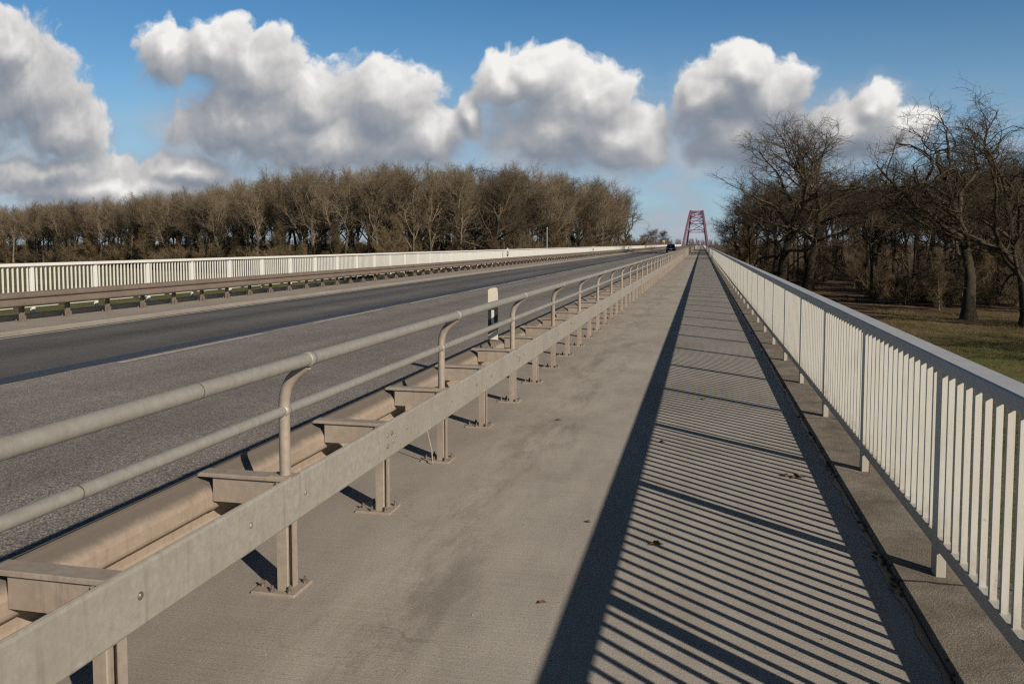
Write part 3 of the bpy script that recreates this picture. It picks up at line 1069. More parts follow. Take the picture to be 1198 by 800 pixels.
def tube_mesh(name, parts, mat):
    """parts: list of (pts, rad, sides) -> one mesh"""
    V, Fq, off = [], [], 0
    for pts, rad, k in parts:
        N, K, _ = pts.shape
        t = np.zeros_like(pts)
        t[:, 1:-1] = pts[:, 2:] - pts[:, :-2]
        t[:, 0] = pts[:, 1] - pts[:, 0]
        t[:, -1] = pts[:, -1] - pts[:, -2]
        t = norm(t)
        ref = np.array([.31, .52, .17])
        a = norm(np.cross(t, ref))
        b = np.cross(t, a)
        g = np.arange(k) * 2 * np.pi / k
        ring = a[:, :, None, :] * np.cos(g)[None, None, :, None] + b[:, :, None, :] * np.sin(g)[None, None, :, None]
        v = pts[:, :, None, :] + ring * rad[:, :, None, None]
        V.append(v.reshape(-1, 3))
        idx = off + np.arange(N * K * k).reshape(N, K, k)
        A = idx[:, :-1, :]
        B = idx[:, 1:, :]
        f = np.stack([A, np.roll(A, -1, 2), np.roll(B, -1, 2), B], -1).reshape(-1, 4)
        Fq.append(f)
        off += N * K * k
    V = np.concatenate(V).astype(np.float32)
    Fq = np.concatenate(Fq).astype(np.int32)
    me = bpy.data.meshes.new(name)
    me.vertices.add(len(V))
    me.vertices.foreach_set('co', V.ravel())
    me.loops.add(Fq.size)
    me.loops.foreach_set('vertex_index', Fq.ravel())
    me.polygons.add(len(Fq))
    me.polygons.foreach_set('loop_start', np.arange(0, Fq.size, 4, dtype=np.int32))
    try:
        me.polygons.foreach_set('loop_total', np.full(len(Fq), 4, dtype=np.int32))
    except Exception:
        pass
    me.update(calc_edges=True)
    me.validate()
    me.polygons.foreach_set('use_smooth', np.ones(len(me.polygons), dtype=bool))
    me.materials.append(mat)
    return me


def one(*v):
    return np.array([v], dtype=float)


def oak(seed, H=20.0, lean=(0, 0), fork=.36, spread=1.0, gnarl=.30, twig=True):
    """old spreading oak: stout trunk, crooked limbs, fine crooked twigs"""
    rg = np.random.default_rng(seed)
    Lt = H * .62
    tp, tr = grow(rg, one(0, 0, -.15), one(lean[0], lean[1], 1), np.array([Lt]), np.array([.021 * H]), np.array([.008 * H]), 10, .075, .05)
    # flared foot
    tr[:, 0] *= 1.45
    tr[:, 1] *= 1.06
    p, d, L, r = spawn(rg, tp, tr, 11, fork, 1.0, 66, 20, H * .46 * spread, H * .36, .024, .22)
    p1, r1 = grow(rg, p, d, L, r * .92, r * .20, 11, gnarl * .62, .06)
    p, d, L, r = spawn(rg, p1, r1, 9, .25, 1.0, 62, 30, H * .19, H * .125, .022, .35)
    p2, r2 = grow(rg, p, d, L, r * .85, r * .24, 7, gnarl * .85, .055)
    p, d, L, r = spawn(rg, p2, r2, 7, .25, 1.0, 62, 34, H * .082, H * .060, .013, .4)
    p3, r3 = grow(rg, p, d, L, np.maximum(r, .014), np.maximum(r * .4, .008), 5, gnarl, .03)
    parts = [(p1, r1, 7), (p2, r2, 5), (p3, r3, 3)]
    p, d, L, r = spawn(rg, p3, r3, 6, .15, 1.0, 60, 30, H * .042, H * .032, .010, .4)
    p4, r4 = grow(rg, p, d, L, np.maximum(r, .0072), np.maximum(r * .5, .0045), 3, gnarl * 1.1, .02)
    parts.append((p4, r4, 3))
    # epicormic fuzz on trunk and limbs
    p, d, L, r = spawn(rg, tp, tr, 55, .10, .75, 80, 60, H * .075, H * .05, .010, .5)
    e0, er0 = grow(rg, p, d, L, np.maximum(r, .010), np.full(len(r), .006), 4, .25, .03)
    p, d, L, r = spawn(rg, e0, er0, 7, .2, 1, 60, 40, H * .03, H * .02, .010, .4)
    e1, er1 = grow(rg, p, d, L, np.maximum(r, .007), np.full(len(r), .005), 2, .25, .02)
    parts += [(e0, er0, 3), (e1, er1, 3)]
    zmax = max(float(q[0][..., 2].max()) for q in parts)
    return (tube_mesh('trunk', [(tp, tr, 14)], M['oakbark']), tube_mesh('crown', parts, M['oaktwig']), zmax)


def forest_tree(seed, H=20.0, bole=.38, spread=.24, barkm='woodbark', twigm='woodtwig'):
    """tall slim tree of a closed wood, crown in the upper part, fuzz on the stem"""
    rg = np.random.default_rng(seed)
    tp, tr = grow(rg, one(0, 0, -.15), one(rg.normal(0, .04), rg.normal(0, .04), 1), np.array([H * .88]), np.array([.0125 * H]), np.array([.0022 * H]), 10, .035, .06)
    tr[:, 0] *= 1.3
    p, d, L, r = spawn(rg, tp, tr, 19, bole, 1.0, 50, 18, H * spread * 1.2, H * spread * .6, .016, .3)
    p1, r1 = grow(rg, p, d, L, r, r * .3, 7, .16, .09)
    p, d, L, r = spawn(rg, p1, r1, 9, .15, 1.0, 55, 28, H * .105, H * .07, .015, .35)
    p2, r2 = grow(rg, p, d, L, np.maximum(r, .016), np.maximum(r * .35, .010), 4, .2, .07)
    p, d, L, r = spawn(rg, p2, r2, 7, .12, 1.0, 55, 30, H * .052, H * .036, .012, .35)
    p3, r3 = grow(rg, p, d, L, np.maximum(r, .011), np.maximum(r * .5, .008), 3, .22, .05)
    p, d, L, r = spawn(rg, p3, r3, 6, .15, 1.0, 55, 30, H * .034, H * .026, .012, .35)
    p4, r4 = grow(rg, p, d, L, np.maximum(r, .009), np.full(len(r), .007), 2, .2, .03)
    p, d, L, r = spawn(rg, tp, tr, 60, .06, bole + .1, 75, 55, H * .085, H * .06, .010, .5)
    e0, er0 = grow(rg, p, d, L, np.maximum(r, .011), np.full(len(r), .007), 4, .18, .08)
    p, d, L, r = spawn(rg, e0, er0, 7, .15, 1, 60, 35, H * .04, H * .025, .010, .4)
    e1, er1 = grow(rg, p, d, L, np.maximum(r, .008), np.full(len(r), .006), 2, .2, .04)
    parts = [(p1, r1, 5), (p2, r2, 3), (p3, r3, 3), (p4, r4, 3), (e0, er0, 3), (e1, er1, 3)]
    zmax = max(float(q[0][..., 2].max()) for q in parts)
    return (tube_mesh('trunk', [(tp, tr, 9)], M[barkm]), tube_mesh('crown', parts, M[twigm]), zmax)


def wood_oak(seed, H=20.0, fork=.5, limb=.42, ang=(48, 14), gnarl=.2, bm='woodbark', tm='woodtwig'):
    """closed-wood tree: clean dark stem, a few limbs fanning up into a broad domed head of fine twigs"""
    rg = np.random.default_rng(seed)
    tp, tr = grow(rg, one(0, 0, -.15), one(rg.normal(0, .05), rg.normal(0, .05), 1), np.array([H * .68]), np.array([.0135 * H]), np.array([.0060 * H]), 10, .04, .06)
    tr[:, 0] *= 1.35
    p, d, L, r = spawn(rg, tp, tr, 9, fork, 1.0, ang[0], ang[1], H * limb, H * limb * .78, .020, .22)
    p1, r1 = grow(rg, p, d, L, r, r * .34, 9, gnarl * .5, .075)
    p, d, L, r = spawn(rg, p1, r1, 10, .22, 1.0, 52, 26, H * .155, H * .10, .018, .35)
    p2, r2 = grow(rg, p, d, L, np.maximum(r, .018), np.maximum(r * .36, .011), 5, gnarl * .8, .06)
    p, d, L, r = spawn(rg, p2, r2, 8, .15, 1.0, 55, 30, H * .068, H * .048, .013, .35)
    p3, r3 = grow(rg, p, d, L, np.maximum(r, .012), np.maximum(r * .5, .008), 3, gnarl, .05)
    p, d, L, r = spawn(rg, p3, r3, 6, .15, 1.0, 55, 30, H * .034, H * .026, .012, .35)
    p4, r4 = grow(rg, p, d, L, np.maximum(r, .008), np.full(len(r), .006), 2, gnarl, .03)
    p, d, L, r = spawn(rg, tp, tr, 36, .08, .8, 75, 55, H * .08, H * .06, .010, .5)
    e0, er0 = grow(rg, p, d, L, np.maximum(r, .011), np.full(len(r), .007), 4, .18, .08)
    p, d, L, r = spawn(rg, e0, er0, 6, .15, 1, 60, 35, H * .04, H * .025, .010, .4)
    e1, er1 = grow(rg, p, d, L, np.maximum(r, .008), np.full(len(r), .006), 2, .2, .04)
    parts = [(p1, r1, 6), (p2, r2, 4), (p3, r3, 3), (p4, r4, 3), (e0, er0, 3), (e1, er1, 3)]
    zmax = max(float(q[0][..., 2].max()) for q in parts)
    return (tube_mesh('trunk', [(tp, tr, 10)], M[bm]), tube_mesh('crown', parts, M[tm]), zmax)


def bush_mesh(seed, H=4.0):
    rg = np.random.default_rng(seed)
    n = 26
    P = np.stack([rg.normal(0, H * .16, n), rg.normal(0, H * .16, n), np.full(n, -.05)], 1)
    D = np.stack([rg.normal(0, .33, n), rg.normal(0, .33, n), np.ones(n)], 1)
    p0, r0 = grow(rg, P, D, H * rg.uniform(.6, 1.05, n), np.full(n, .03), np.full(n, .008), 7, .14, .05)
    p, d, L, r = spawn(rg, p0, r0, 14, .08, 1.0, 50, 25, H * .32, H * .16, .010, .4)
    p1, r1 = grow(rg, p, d, L, np.maximum(r, .011), np.full(len(r), .007), 4, .18, .06)
    p, d, L, r = spawn(rg, p1, r1, 7, .1, 1.0, 50, 30, H * .12, H * .08, .010, .4)
    p2, r2 = grow(rg, p, d, L, np.maximum(r, .009), np.full(len(r), .006), 3, .2, .04)
    return tube_mesh('bush', [(p0, r0, 4), (p1, r1, 3), (p2, r2, 3)], M['bush'])


OAKS = [oak(11, 20), oak(23, 20, (.06, .02), .30, 1.15, .36), oak(37, 20, (-.10, .0), .40, 1.05, .40), oak(41, 20, (.02, .0), .34, .95, .33)]
WOODS = [wood_oak(400 + i, 20.0, f, l, a_, g) for i, (f, l, a_, g) in enumerate([
    (.46, .34, (42, 12), .18), (.54, .32, (38, 10), .16), (.40, .36, (46, 14), .20), (.58, .32, (42, 14), .18), (.44, .33, (36, 8), .15), (.50, .37, (48, 16), .22)])]
DARKS = [wood_oak(440 + i, 20.0, f, l, a_, g, 'oakbark', 'oaktwig') for i, (f, l, a_, g) in enumerate([(.52, .42, (52, 16), .26), (.44, .40, (58, 18), .30), (.60, .38, (46, 14), .24)])]
YOUNG = [forest_tree(150 + i, 10.0, .10, .26, 'woodbark', 'bush') for i in range(3)]
BUSHES = [bush_mesh(200 + i) for i in range(3)]


def tree(name, kind, x, y, H, rz, label, cat, group=None, wide=1.0):
    tm, cm, zm = kind
    root = empty(name, (x, y, ZG), rz)
    tag(root, label, cat, group)
    s = H / zm
    for me, nm in ((tm, 'trunk'), (cm, 'crown')):
        o = bpy.data.objects.new(nm, me)
        o.scale = (s * wide, s * wide, s)
        link(o, root)
    return root


def height_for(vtop, y):
    return (285.2 - vtop) * y / FPX + EYE - ZG


# the oaks on the right that stand out
SPECIAL = [
    ('oak_tree', 0, 914, 138, 133, 3.6, 1.45, 'tall bare oak with wide crown right of the walkway, left one of the tallest pair'),
    ('oak_tree', 3, 946, 140, 131, 2.4, 1.3, 'tall bare oak with dark upright trunk, right one of the tallest pair'),
    ('oak_tree', 2, 1136, 87, 122, 3.9, 1.25, 'big crooked bare oak with thick dark trunk standing at the meadow edge'),
    ('oak_tree', 1, 1204, 80, 96, 1.1, 1.15, 'bare oak rising highest at the right edge of the photo'),
    ('oak_tree', 1, 1098, 104, 140, 5.0, 1.1, 'bare oak with bent branches just left of the thick trunked meadow oak'),
    ('oak_tree', 3, 1022, 150, 184, 0.2, .8, 'lower bare tree with straight stem in the gap between the oaks'),
    ('oak_tree', 3, 880, 235, 222, 2.9, .75, 'small far bare tree beside the bridge end, nearest the purple arch on the right'),
]
for (nm, kd, u, y, vt, rz, wd, lab) in SPECIAL:
    tree(nm, OAKS[kd], srate(u) * y, y, height_for(vt, y), rz, lab, 'oak tree', None, wd)

# the wood on the right
tr_ = random.Random(21)
placed = [(srate(u) * y, y) for (_, _, u, y, _, _, _, _) in SPECIAL]


def free(x, y, d):
    return all((x - a) ** 2 + (y - b) ** 2 > d * d for a, b in placed)


GR = 'bare trees of the wood right of the walkway'
LR = 'bare dark tree crowded in the wood on the right behind the oaks'
cnt = 0
tries = 0
while cnt < 80 and tries < 9000:
    tries += 1
    u = tr_.uniform(856, 1330)
    ylo = 190 if u < 875 else (150 if u < 1000 else (108 if u < 1200 else 84))
    y = ylo + (tr_.random() ** 1.3) * 120
    x = srate(u) * y
    if x < 5.5 or not free(x, y, 5.2):
        continue
    vt = {0: 238, 1: 212, 2: 192}[0 if u < 880 else (1 if u < 1060 else 2)] + tr_.uniform(-14, 22)
    kind = tr_.choice(DARKS) if tr_.random() < .7 else tr_.choice(OAKS)
    placed.append((x, y))
    tree('bare_tree', kind, x, y, max(9, min(height_for(vt, y), 26)), tr_.uniform(0, 6.28), LR, 'tree', GR, tr_.uniform(.85, 1.15))
    cnt += 1
YR = 'slim young trees under the wood on the right'
n_y = 0
while n_y < 30:
    u = tr_.uniform(845, 1300)
    ylo = 180 if u < 880 else (140 if u < 1000 else 98)
    y = ylo + (tr_.random() ** 1.4) * 80
    x = srate(u) * y
    if x < 6 or not free(x, y, 2.0):
        continue
    placed.append((x, y))
    tree('young_tree', tr_.choice(YOUNG), x, y, tr_.uniform(6, 13), tr_.uniform(0, 6.28), 'slim leafless young tree under the big trees on the right', 'young tree', YR, tr_.uniform(.9, 1.3))
    n_y += 1
# trees just outside the frame on the right, whose shadows fall on the meadow
for (x, y, H) in ((42, 45, 17), (50, 50, 20), (57, 44, 24), (37, 54, 14), (60, 62, 22), (47, 66, 18)):
    tree('bare_tree', OAKS[tr_.randrange(4)], x, y, H, tr_.uniform(0, 6.28), LR, 'tree', GR, 1.0)
GB = 'brown bushes under the trees on the right'
for i in range(46):
    u = tr_.uniform(850, 1260)
    ylo = 160 if u < 1000 else 104
    y = ylo + (tr_.random() ** 1.5) * 70
    x = srate(u) * y
    if x < 6:
        continue
    o = bpy.data.objects.new('bush', tr_.choice(BUSHES))
    o.location = (x, y, ZG)
    o.rotation_euler = (0, 0, tr_.uniform(0, 6.28))
    h = tr_.uniform(.45, 1.1)
    o.scale = (h * 1.25, h * 1.25, h)
    tag(link(o), 'leafless brown bush at the foot of the trees on the right', 'bush', GB)

# the long wood on the left: (photograph column, distance, crown-top row)
EDGE = [(-140, 300, 232), (-40, 285, 234), (60, 255, 230), (140, 225, 224), (200, 205, 216), (260, 185, 208), (300, 172, 200), (350, 160, 190), (420, 152, 190), (500, 152, 190),
        (570, 155, 190), (620, 162, 197), (660, 175, 204), (700, 195, 212), (726, 215, 222)]


def edge(u):
    for (a, b) in zip(EDGE[:-1], EDGE[1:]):
        if a[0] <= u <= b[0]:
            k = (u - a[0]) / (b[0] - a[0])
            return a[1] + (b[1] - a[1]) * k, a[2] + (b[2] - a[2]) * k
    return EDGE[-1][1], EDGE[-1][2]


GL = 'bare trees of the long wood across the road'
LL = 'bare brown tree in the long wood behind the white railing'
placed = []
cnt = tries = 0
while cnt < 295 and tries < 20000:
    tries += 1
    u = tr_.uniform(-130, 726)
    ye, vt = edge(u)
    y = ye + (tr_.random() ** 1.2) * 42
    x = srate(u) * y
    if x > -18 or not free(x, y, 3.2 + 0.9 * (cnt % 2)):
        continue
    placed.append((x, y))
    H = height_for(vt + tr_.uniform(-5, 6), y) * tr_.uniform(.99, 1.05)
    kind = tr_.choice(WOODS) if tr_.random() < .9 else tr_.choice(OAKS)
    tree('bare_tree', kind, x, y, H, tr_.uniform(0, 6.28), LL, 'tree', GL, tr_.uniform(.9, 1.25))
    cnt += 1
n_y = 0
while n_y < 120:
    u = tr_.uniform(-120, 735)
    ye, vt = edge(u)
    y = ye - 4 + (tr_.random() ** 1.3) * 40
    x = srate(u) * y
    if x > -18 or not free(x, y, 1.8):
        continue
    placed.append((x, y))
    tree('young_tree', tr_.choice(YOUNG), x, y, tr_.uniform(6, 14), tr_.uniform(0, 6.28), 'slim leafless young tree among the stems of the long wood across the road', 'young tree', 'slim young trees in the long wood', tr_.uniform(.8, 1.2))
    n_y += 1
tree('bare_tree', OAKS[0], srate(737) * 222, 222, height_for(224, 222), 2.2, 'single bare tree with open crown at the right end of the long wood', 'tree', None, 1.25)
for i in range(190):
    u = tr_.uniform(-120, 745)
    ye, vt = edge(u)
    y = ye - 3 + tr_.random() * (14 if i < 80 else 55)
    x = srate(u) * y
    if x > -17.5:
        continue
    o = bpy.data.objects.new('bush', tr_.choice(BUSHES))
    o.location = (x, y, ZG)
    o.rotation_euler = (0, 0, tr_.uniform(0, 6.28))
    h = tr_.uniform(.7, 1.7) if i < 80 else tr_.uniform(1.2, 2.3)
    o.scale = (h * 1.4, h * 1.4, h)
    tag(link(o), 'leafless brown bush along the foot of the long wood across the road', 'bush', 'brown bushes along the long wood')

# far reddish trees and the far wood on the horizon
fr = [forest_tree(300 + i, 14, .15, .30, 'farwood', 'farwood') for i in range(2)]
for (u, y, vt, lab) in ((764, 520, 266, 'faint reddish far tree left of the car, broadest of three'), (775, 560, 268, 'faint reddish far tree above the car, middle of three'),
                        (752, 500, 272, 'faint reddish far tree nearest the long wood')):
    tree('bare_tree', fr[y % 2], srate(u) * y, y, height_for(vt, y), tr_.uniform(0, 6), lab, 'tree', None, 1.9)


def far_wood():
    rg = np.random.default_rng(77)
    n = 900
    x = rg.uniform(-420, 320, n)
    y = rg.uniform(900, 1150, n)
    P = np.stack([x, y, np.full(n, ZG)], 1)
    hh = rg.uniform(7, 12.5, n)
    D = np.stack([rg.normal(0, .05, n), rg.normal(0, .05, n), np.ones(n)], 1)
    p0, r0 = grow(rg, P, D, hh, np.full(n, .25), np.full(n, .06), 4, .05, .05)
    p, d, L, r = spawn(rg, p0, r0, 12, .1, 1, 60, 25, 5.0, 2.5, .02, .3)
    p1, r1 = grow(rg, p, d, L, np.full(len(r), .10), np.full(len(r), .04), 3, .15, .08)
    p, d, L, r = spawn(rg, p1, r1, 6, .15, 1, 55, 30, 2.0, 1.4, .03, .3)
    p2, r2 = grow(rg, p, d, L, np.full(len(r), .055), np.full(len(r), .03), 2, .15, .05)
    o = bpy.data.objects.new('far_wood', tube_mesh('far_wood', [(p0, r0, 3), (p1, r1, 3), (p2, r2, 3)], M['farwood']))
    tag(link(o), 'low reddish far wood along the horizon at the end of the road', 'wood', None, 'stuff')


far_wood()


# meadow grass tufts where the meadow is close enough to read
def grass():
    rg = np.random.default_rng(9)
    n = 26000
    x = rg.uniform(9, 46, n)
    y = rg.uniform(30, 98, n)
    keep = (x > .19 * y) & (x < .50 * y + 6)
    x, y = x[keep], y[keep]
    cl = np.sin(x * .7 + 1.3 * np.sin(y * .33)) + np.sin(y * .9 + x * .21) + rg.normal(0, .8, len(x))
    x, y, cl = x[cl > -.5], y[cl > -.5], cl[cl > -.5]
    m = 5
    X = np.repeat(x, m) + rg.normal(0, .10, len(x) * m)
    Y = np.repeat(y, m) + rg.normal(0, .10, len(x) * m)
    N = len(X)
    P = np.stack([X, Y, np.full(N, ZG - .01)], 1)
    D = np.stack([rg.normal(0, .5, N), rg.normal(0, .5, N), np.ones(N)], 1)
    L = rg.uniform(.10, .42, N) * np.repeat(np.clip(.7 + cl * .25, .4, 1.4), m)
    p, r = grow(rg, P, D, L, np.full(N, .011), np.full(N, .003), 2, .3, -.1)
    o = bpy.data.objects.new('grass', tube_mesh('grass', [(p, r, 3)], M['grass']))
    tag(link(o), 'rough tufted grass on the meadow below the right railing', 'grass', None, 'stuff')


grass()


# ------------------------------------------------------------------ purple arch bridge
def arch_bridge():
    root = empty('arch_bridge', (-4.6, 620, 0))
    tag(root, 'purple steel arch bridge with crossed bracing at the far end of the road', 'bridge')
    D = 163.0
    Hc = 28.5

    def P(side, t):
        """t 0..1 along the arch"""
        z = Hc * (1 - (2 * t - 1) ** 2)
        k = z / Hc
        half = 9.0 - 4.3 * k
        return Vector((side * half + .2 * k, D * t, z))

    def bar(m_, a, b, w, h):
        a, b = Vector(a), Vector(b)
        t = (b - a).normalized()
        up = Vector((0, 0, 1)) if abs(t.z) < .95 else Vector((0, 1, 0))
        s = t.cross(up).normalized()
        u = s.cross(t)
        vs = []
        for p in (a, b):
            for (i, j) in ((-1, -1), (1, -1), (1, 1), (-1, 1)):
                vs.append(p + s * (i * w / 2) + u * (j * h / 2))
        m_.add(vs, [(0, 1, 2, 3), (7, 6, 5, 4), (0, 4, 5, 1), (1, 5, 6, 2), (2, 6, 7, 3), (3, 7, 4, 0)])
    n = 28
    for sd in (-1, 1):
        mb = MB()
        for i in range(n):
            bar(mb, P(sd, i / n), P(sd, (i + 1) / n), 1.3, 1.6)
        mb.build('arch_rib', M['purple'], root)
    tl = .12
    # portal beams and crossed bracing between the ribs
    ts = [tl + (1 - 2 * tl) * i / 8 for i in range(9)]
    for t in ts:
        mb = MB()
        bar(mb, P(-1, t), P(1, t), .6, .7)
        mb.build('cross_beam', M['purple'], root)
    for a, b in zip(ts[:-1], ts[1:]):
        mb = MB()
        bar(mb, P(-1, a), P(1, b), .36, .36)
        bar(mb, P(1, a), P(-1, b), .36, .36)
        mb.build('bracing', M['lattice'], root)
    for sd in (-1, 1):
        for i in range(2, n - 1, 2):
            for dt in (-.08, .08):
                t = i / n
                e = min(max(t + dt, .02), .98)
                m_ = MB()
                a = P(sd, t)
                m_.tube([a, (sd * 9.0, D * e, .4)], .03, 6)
                m_.build('hanger', M['purple'], root)
    MB().box(-9.6, -9.0 + .4, 0, D, -1.2, .5).box(8.6, 9.6, 0, D, -1.2, .5).build('tie_beam', M['purple'], root)


arch_bridge()


# ------------------------------------------------------------------ car
def car(x, y, z):
    root = empty('car', (x, y, z))
    tag(root, 'small black car driving away on the near lane towards the purple bridge', 'car')
    L, W = 4.5, .92
    # side outline (y along the car, z up), lofted in width
    body = [(-2.2, .32), (-2.25, .62), (-2.22, .88), (-2.08, 1.02), (1.0, 1.02), (1.95, .90), (2.22, .72), (2.25, .40), (2.2, .30)]
    mb = MB()
    n = len(body)
    vs = []
    for (k, ins) in ((-1, .05), (-1, 0), (1, 0), (1, .05)):
        for (yy, zz) in body:
            c = (.94 if ins else 1.0)
            vs.append((k * (W - ins), yy * c, .66 + (zz - .66) * c))
    fs = [tuple(range(n)), tuple(range(4 * n - 1, 3 * n - 1, -1))]
    for l in range(3):
        for k in range(n):
            a, b = l * n + k, l * n + (k + 1) % n
            fs.append((a, a + n, b + n, b))
    mb.add(vs, fs)
    mb.build('body', M['carpaint'], root)
    mb = MB()
    # cabin
    cab = [(-2.08, 1.0, .86), (-1.80, 1.50, .70), (-1.3, 1.64, .66), (.1, 1.62, .66), (.95, 1.02, .84)]
    vs = [(-w, yy, zz) for (yy, zz, w) in cab] + [(w, yy, zz) for (yy, zz, w) in cab]
    m = len(cab)
    fs = [tuple(range(m)), tuple(range(2 * m - 1, m - 1, -1))] + [(k, (k + 1) % m, (k + 1) % m + m, k + m) for k in range(m)]
    mb.add(vs, fs)
    mb.build('cabin', M['carpaint'], root)
    MB().add([(-.70, -2.06, 1.08), (.70, -2.06, 1.08), (.60, -1.84, 1.46), (-.60, -1.84, 1.46)], [(0, 1, 2, 3)]).build('rear_window', M['glass'], root)
    MB().add([(-.74, .86, 1.10), (.74, .86, 1.10), (.60, .22, 1.55), (-.60, .22, 1.55)], [(0, 1, 2, 3)]).build('windscreen', M['glass'], root)
    for sd in (-1, 1):
        MB().add([(sd * .862, -1.75, 1.08), (sd * .862, .62, 1.08), (sd * .70, .05, 1.53), (sd * .705, -1.5, 1.53)], [(0, 1, 2, 3)]).build('side_window', M['glass'], root)
        MB().cbox(sd * .78 - .12, sd * .78 + .12, -2.29, -2.17, .72, .98, .02).build('tail_light', M['red'], root)
        MB().cbox(sd * 1.02 - .09, sd * 1.02 + .09, .48, .60, 1.02, 1.16, .02).build('mirror', M['carpaint'], root)
        for wy in (-1.35, 1.38):
            w = MB().tube([(sd * .72, wy, .32), (sd * .935, wy, .32)], .32, 20).build('wheel', M['tyre'], root)
            MB().tube([(sd * .80, wy, .32), (sd * .945, wy, .32)], .19, 14).build('rim', M['rim'], w)
    MB().box(-.26, .26, -2.29, -2.26, .60, .71).build('number_plate', M['plate'], root)
    MB().cbox(-.88, .88, -2.31, -2.18, .30, .52, .03).build('bumper', M['tyre'], root)


car(-6.0, 170, RZ + .004)

# ------------------------------------------------------------------ pole and sign beyond the railing
y = 150
r_ = empty('pole', (srate(640) * y, y, ZG))
tag(r_, 'thin pale grey pole standing behind the white railing before the wood', 'pole')
MB().tube([(0, 0, 0), (0, 0, 10.2)], [.07, .05], 10).build('shaft', M['pole'], r_)
MB().tube([(0, 0, 10.15), (0, 0, 10.3)], .11, 10).build('pole_cap', M['pole'], r_)
y = 330
r_ = empty('road_sign', (srate(776.5) * y, y, 0.2))
tag(r_, 'small yellow road sign on posts beyond the car', 'road sign')
MB().cbox(-.45, .45, -.02, .02, 2.3, 2.95, .01).build('sign_panel', M['signy'], r_)
for sx in (-.3, .3):
    MB().tube([(sx, .05, -5.7), (sx, .05, 2.9)], .04, 8).build('sign_post', M['pole'], r_)

# ------------------------------------------------------------------ moss along the drainage joint, grit on the concrete
def lumps(name, label, pts, mat):
    V, Fc = [], []
    for (x, y_, z, rx, ry, rz_) in pts:
        n = len(V)
        k = 6
        for (zz, rr) in ((0.0, 1.0), (.6, .8)):
            for i in range(k):
                g = i * 2 * math.pi / k + x * 90
                w = rr * lr_.uniform(.75, 1.2)
                V.append((x + math.cos(g) * rx * w, y_ + math.sin(g) * ry * w, z + rz_ * zz))
        V.append((x, y_, z + rz_))
        for i in range(k):
            j = (i + 1) % k
            Fc.append((n + i, n + j, n + k + j, n + k + i))
            Fc.append((n + k + i, n + k + j, n + 2 * k))
    mb = MB().add(V, Fc)
    o = mb.build(name, mat, recalc=False)
    tag(o, label, name, None, 'stuff')


lr_ = random.Random(31)
M['moss'] = simple('dark_moss', (0.020, 0.020, 0.010), (0.055, 0.050, 0.024), 40, 1.0, 0, 0.01, 120)
M['grit'] = simple('grit', (0.05, 0.04, 0.03), (0.30, 0.27, 0.23), 3, 0.95)
pts = []
for i in range(420):
    y_ = 2.6 + 20 * lr_.random() ** 1.5
    near = min(abs(((y_ - 4.815) / 2.125) % 1), abs(1 - ((y_ - 4.815) / 2.125) % 1))
    if near > .14 and lr_.random() < .86:
        continue
    r = lr_.uniform(.004, .019)
    pts.append((1.045 + lr_.gauss(0, .016), y_, .001 if lr_.random() < .5 else .018, r, r * 1.6, r * .8))
lumps('moss', 'dark moss and dirt along the joint beside the kerb strip', pts, M['moss'])
pts = []
for i in range(520):
    y_ = 2.2 + 16 * lr_.random() ** 1.4
    x_ = lr_.uniform(-2.6, 1.0) if lr_.random() < .7 else -2.1 + lr_.gauss(0, .3)
    r = lr_.uniform(.0015, .0055)
    pts.append((x_, y_, -.0003, r, r * 1.2, r * 1.1))
lumps('grit', 'fine grit strewn over the concrete walkway', pts, M['grit'])

# ------------------------------------------------------------------ dry leaves and sticks
lr_ = random.Random(12)


def leaf(x, y, z, size, label, rz=None):
    n = 9
    rz = lr_.uniform(0, 6.28) if rz is None else rz
    top, bot = [], []
    for i in range(n):
        t = i / (n - 1)
        w = size * .30 * math.sin(math.pi * min(1, t * 1.02)) * (1 + .18 * math.sin(i * 2.9)) + .001
        l = size * (t - .5)
        c = .005 + size * .06 * math.sin(t * 3.1) + lr_.uniform(0, .004)
        top.append([(l, -w, c + w * .45), (l, 0, c), (l, w, c + w * .55)])
    vs, fs = [], []
    for r in top:
        vs += r
    m = len(vs)
    vs += [(a, b, c - .0012) for (a, b, c) in vs]
    for i in range(n - 1):
        for j in range(2):
            a = i * 3 + j
            fs.append((a, a + 1, a + 4, a + 3))
            fs.append((m + a, m + a + 3, m + a + 4, m + a + 1))
    mb = MB().add(vs, fs, True)
    mb.tube([(-size * .5, 0, .010), (-size * .68, size * .06, .006)], .0015, 5)
    o = mb.build('dry_leaf', M['leaf'], None, recalc=False)
    o.location = (x, y, z)
    o.rotation_euler = (0, 0, rz)
    tag(o, label, 'leaf', 'dry leaves on the walkway')


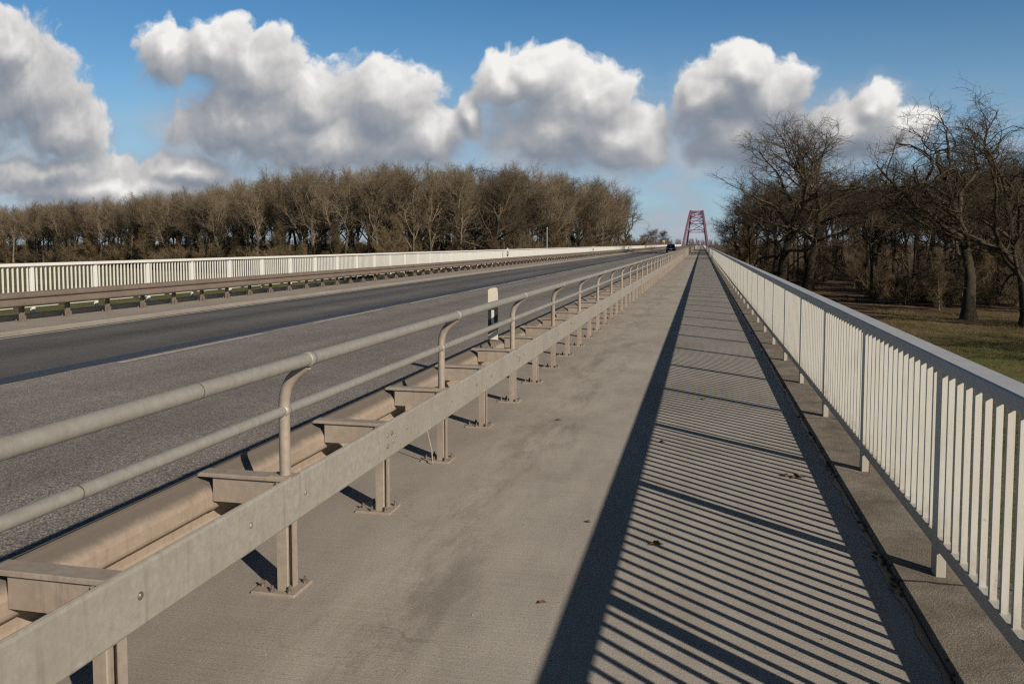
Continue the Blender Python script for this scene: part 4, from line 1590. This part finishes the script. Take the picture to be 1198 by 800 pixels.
leaf(-.24, 4.98, 0, .085, 'curled brown leaf lying in the picket shadows near the wide dark band', .2)
leaf(.76, 6.68, 0, .12, 'largest brown leaf, beside the kerb shadow near the cream railing', .5)
leaf(.66, 6.72, 0, .07, 'small brown leaf just left of the largest leaf by the kerb', 2.3)
leaf(-.76, 4.03, 0, .045, 'small crumpled leaf on sunlit concrete nearest the camera')
leaf(-.33, 7.62, 0, .06, 'brown leaf in the middle of the shadow stripes, farther up the walkway')
leaf(-.70, 5.30, 0, .04, 'tiny dark leaf on sunlit concrete beside the wide shadow band')
leaf(-1.42, 8.35, 0, .06, 'brown crumpled leaf on sunlit concrete beside the guardrail posts')
leaf(.05, 9.9, 0, .07, 'farthest brown leaf among the shadow stripes')
# a dry stick leaning on a guardrail post and a dry stem against a railing post
o = MB().tube([(0, 0, .015), (-.01, .004, .12), (-.045, .01, .26), (-.075, .02, .40)], [.006, .006, .005, .004], 7).build('dry_stick', M['stick'])
o.location = (-2.14, 6.43, 0)
tag(o, 'thin dry stick leaning against a guardrail post', 'stick')
o = MB().tube([(0, 0, .0), (.006, .0, .06), (.012, .004, .13), (.03, .01, .19)], [.004, .004, .003, .002], 6).build('dry_grass_stalk', M['leaf'])
o.location = (1.285, 6.76, .03)
tag(o, 'short dark dry stem standing at the foot of a cream railing post', 'grass stalk')

# ------------------------------------------------------------------ camera and output
cd = bpy.data.cameras.new('camera')
cd.sensor_width = 36.0
cd.sensor_fit = 'HORIZONTAL'
cd.lens = 36.0 * FPX / 1198
cd.shift_y = SHIFT
cd.clip_start = 0.05
cd.clip_end = 9000
cam = bpy.data.objects.new('camera', cd)
COL.objects.link(cam)
cam.location = (0, 0, EYE)
cam.rotation_euler = (R(90 - PITCH), 0, R(YAW))
scn.camera = cam

scn.render.engine = 'CYCLES'
scn.view_settings.view_transform = 'Standard'
scn.view_settings.look = 'None'
scn.view_settings.exposure = 0.2
scn.view_settings.gamma = 1.0
scn.view_settings.use_curve_mapping = False
scn.cycles.max_bounces = 6
scn.cycles.diffuse_bounces = 3
scn.cycles.glossy_bounces = 3
scn.cycles.use_denoising = False
scn.cycles.denoiser = 'OPENIMAGEDENOISE'
scn.cycles.denoising_input_passes = 'RGB_ALBEDO_NORMAL'
scn.cycles.denoising_prefilter = 'ACCURATE'
scn.cycles.filter_width = 1.3
scn.cycles.sample_clamp_indirect = 3.0
scn.cycles.sample_clamp_direct = 12.0
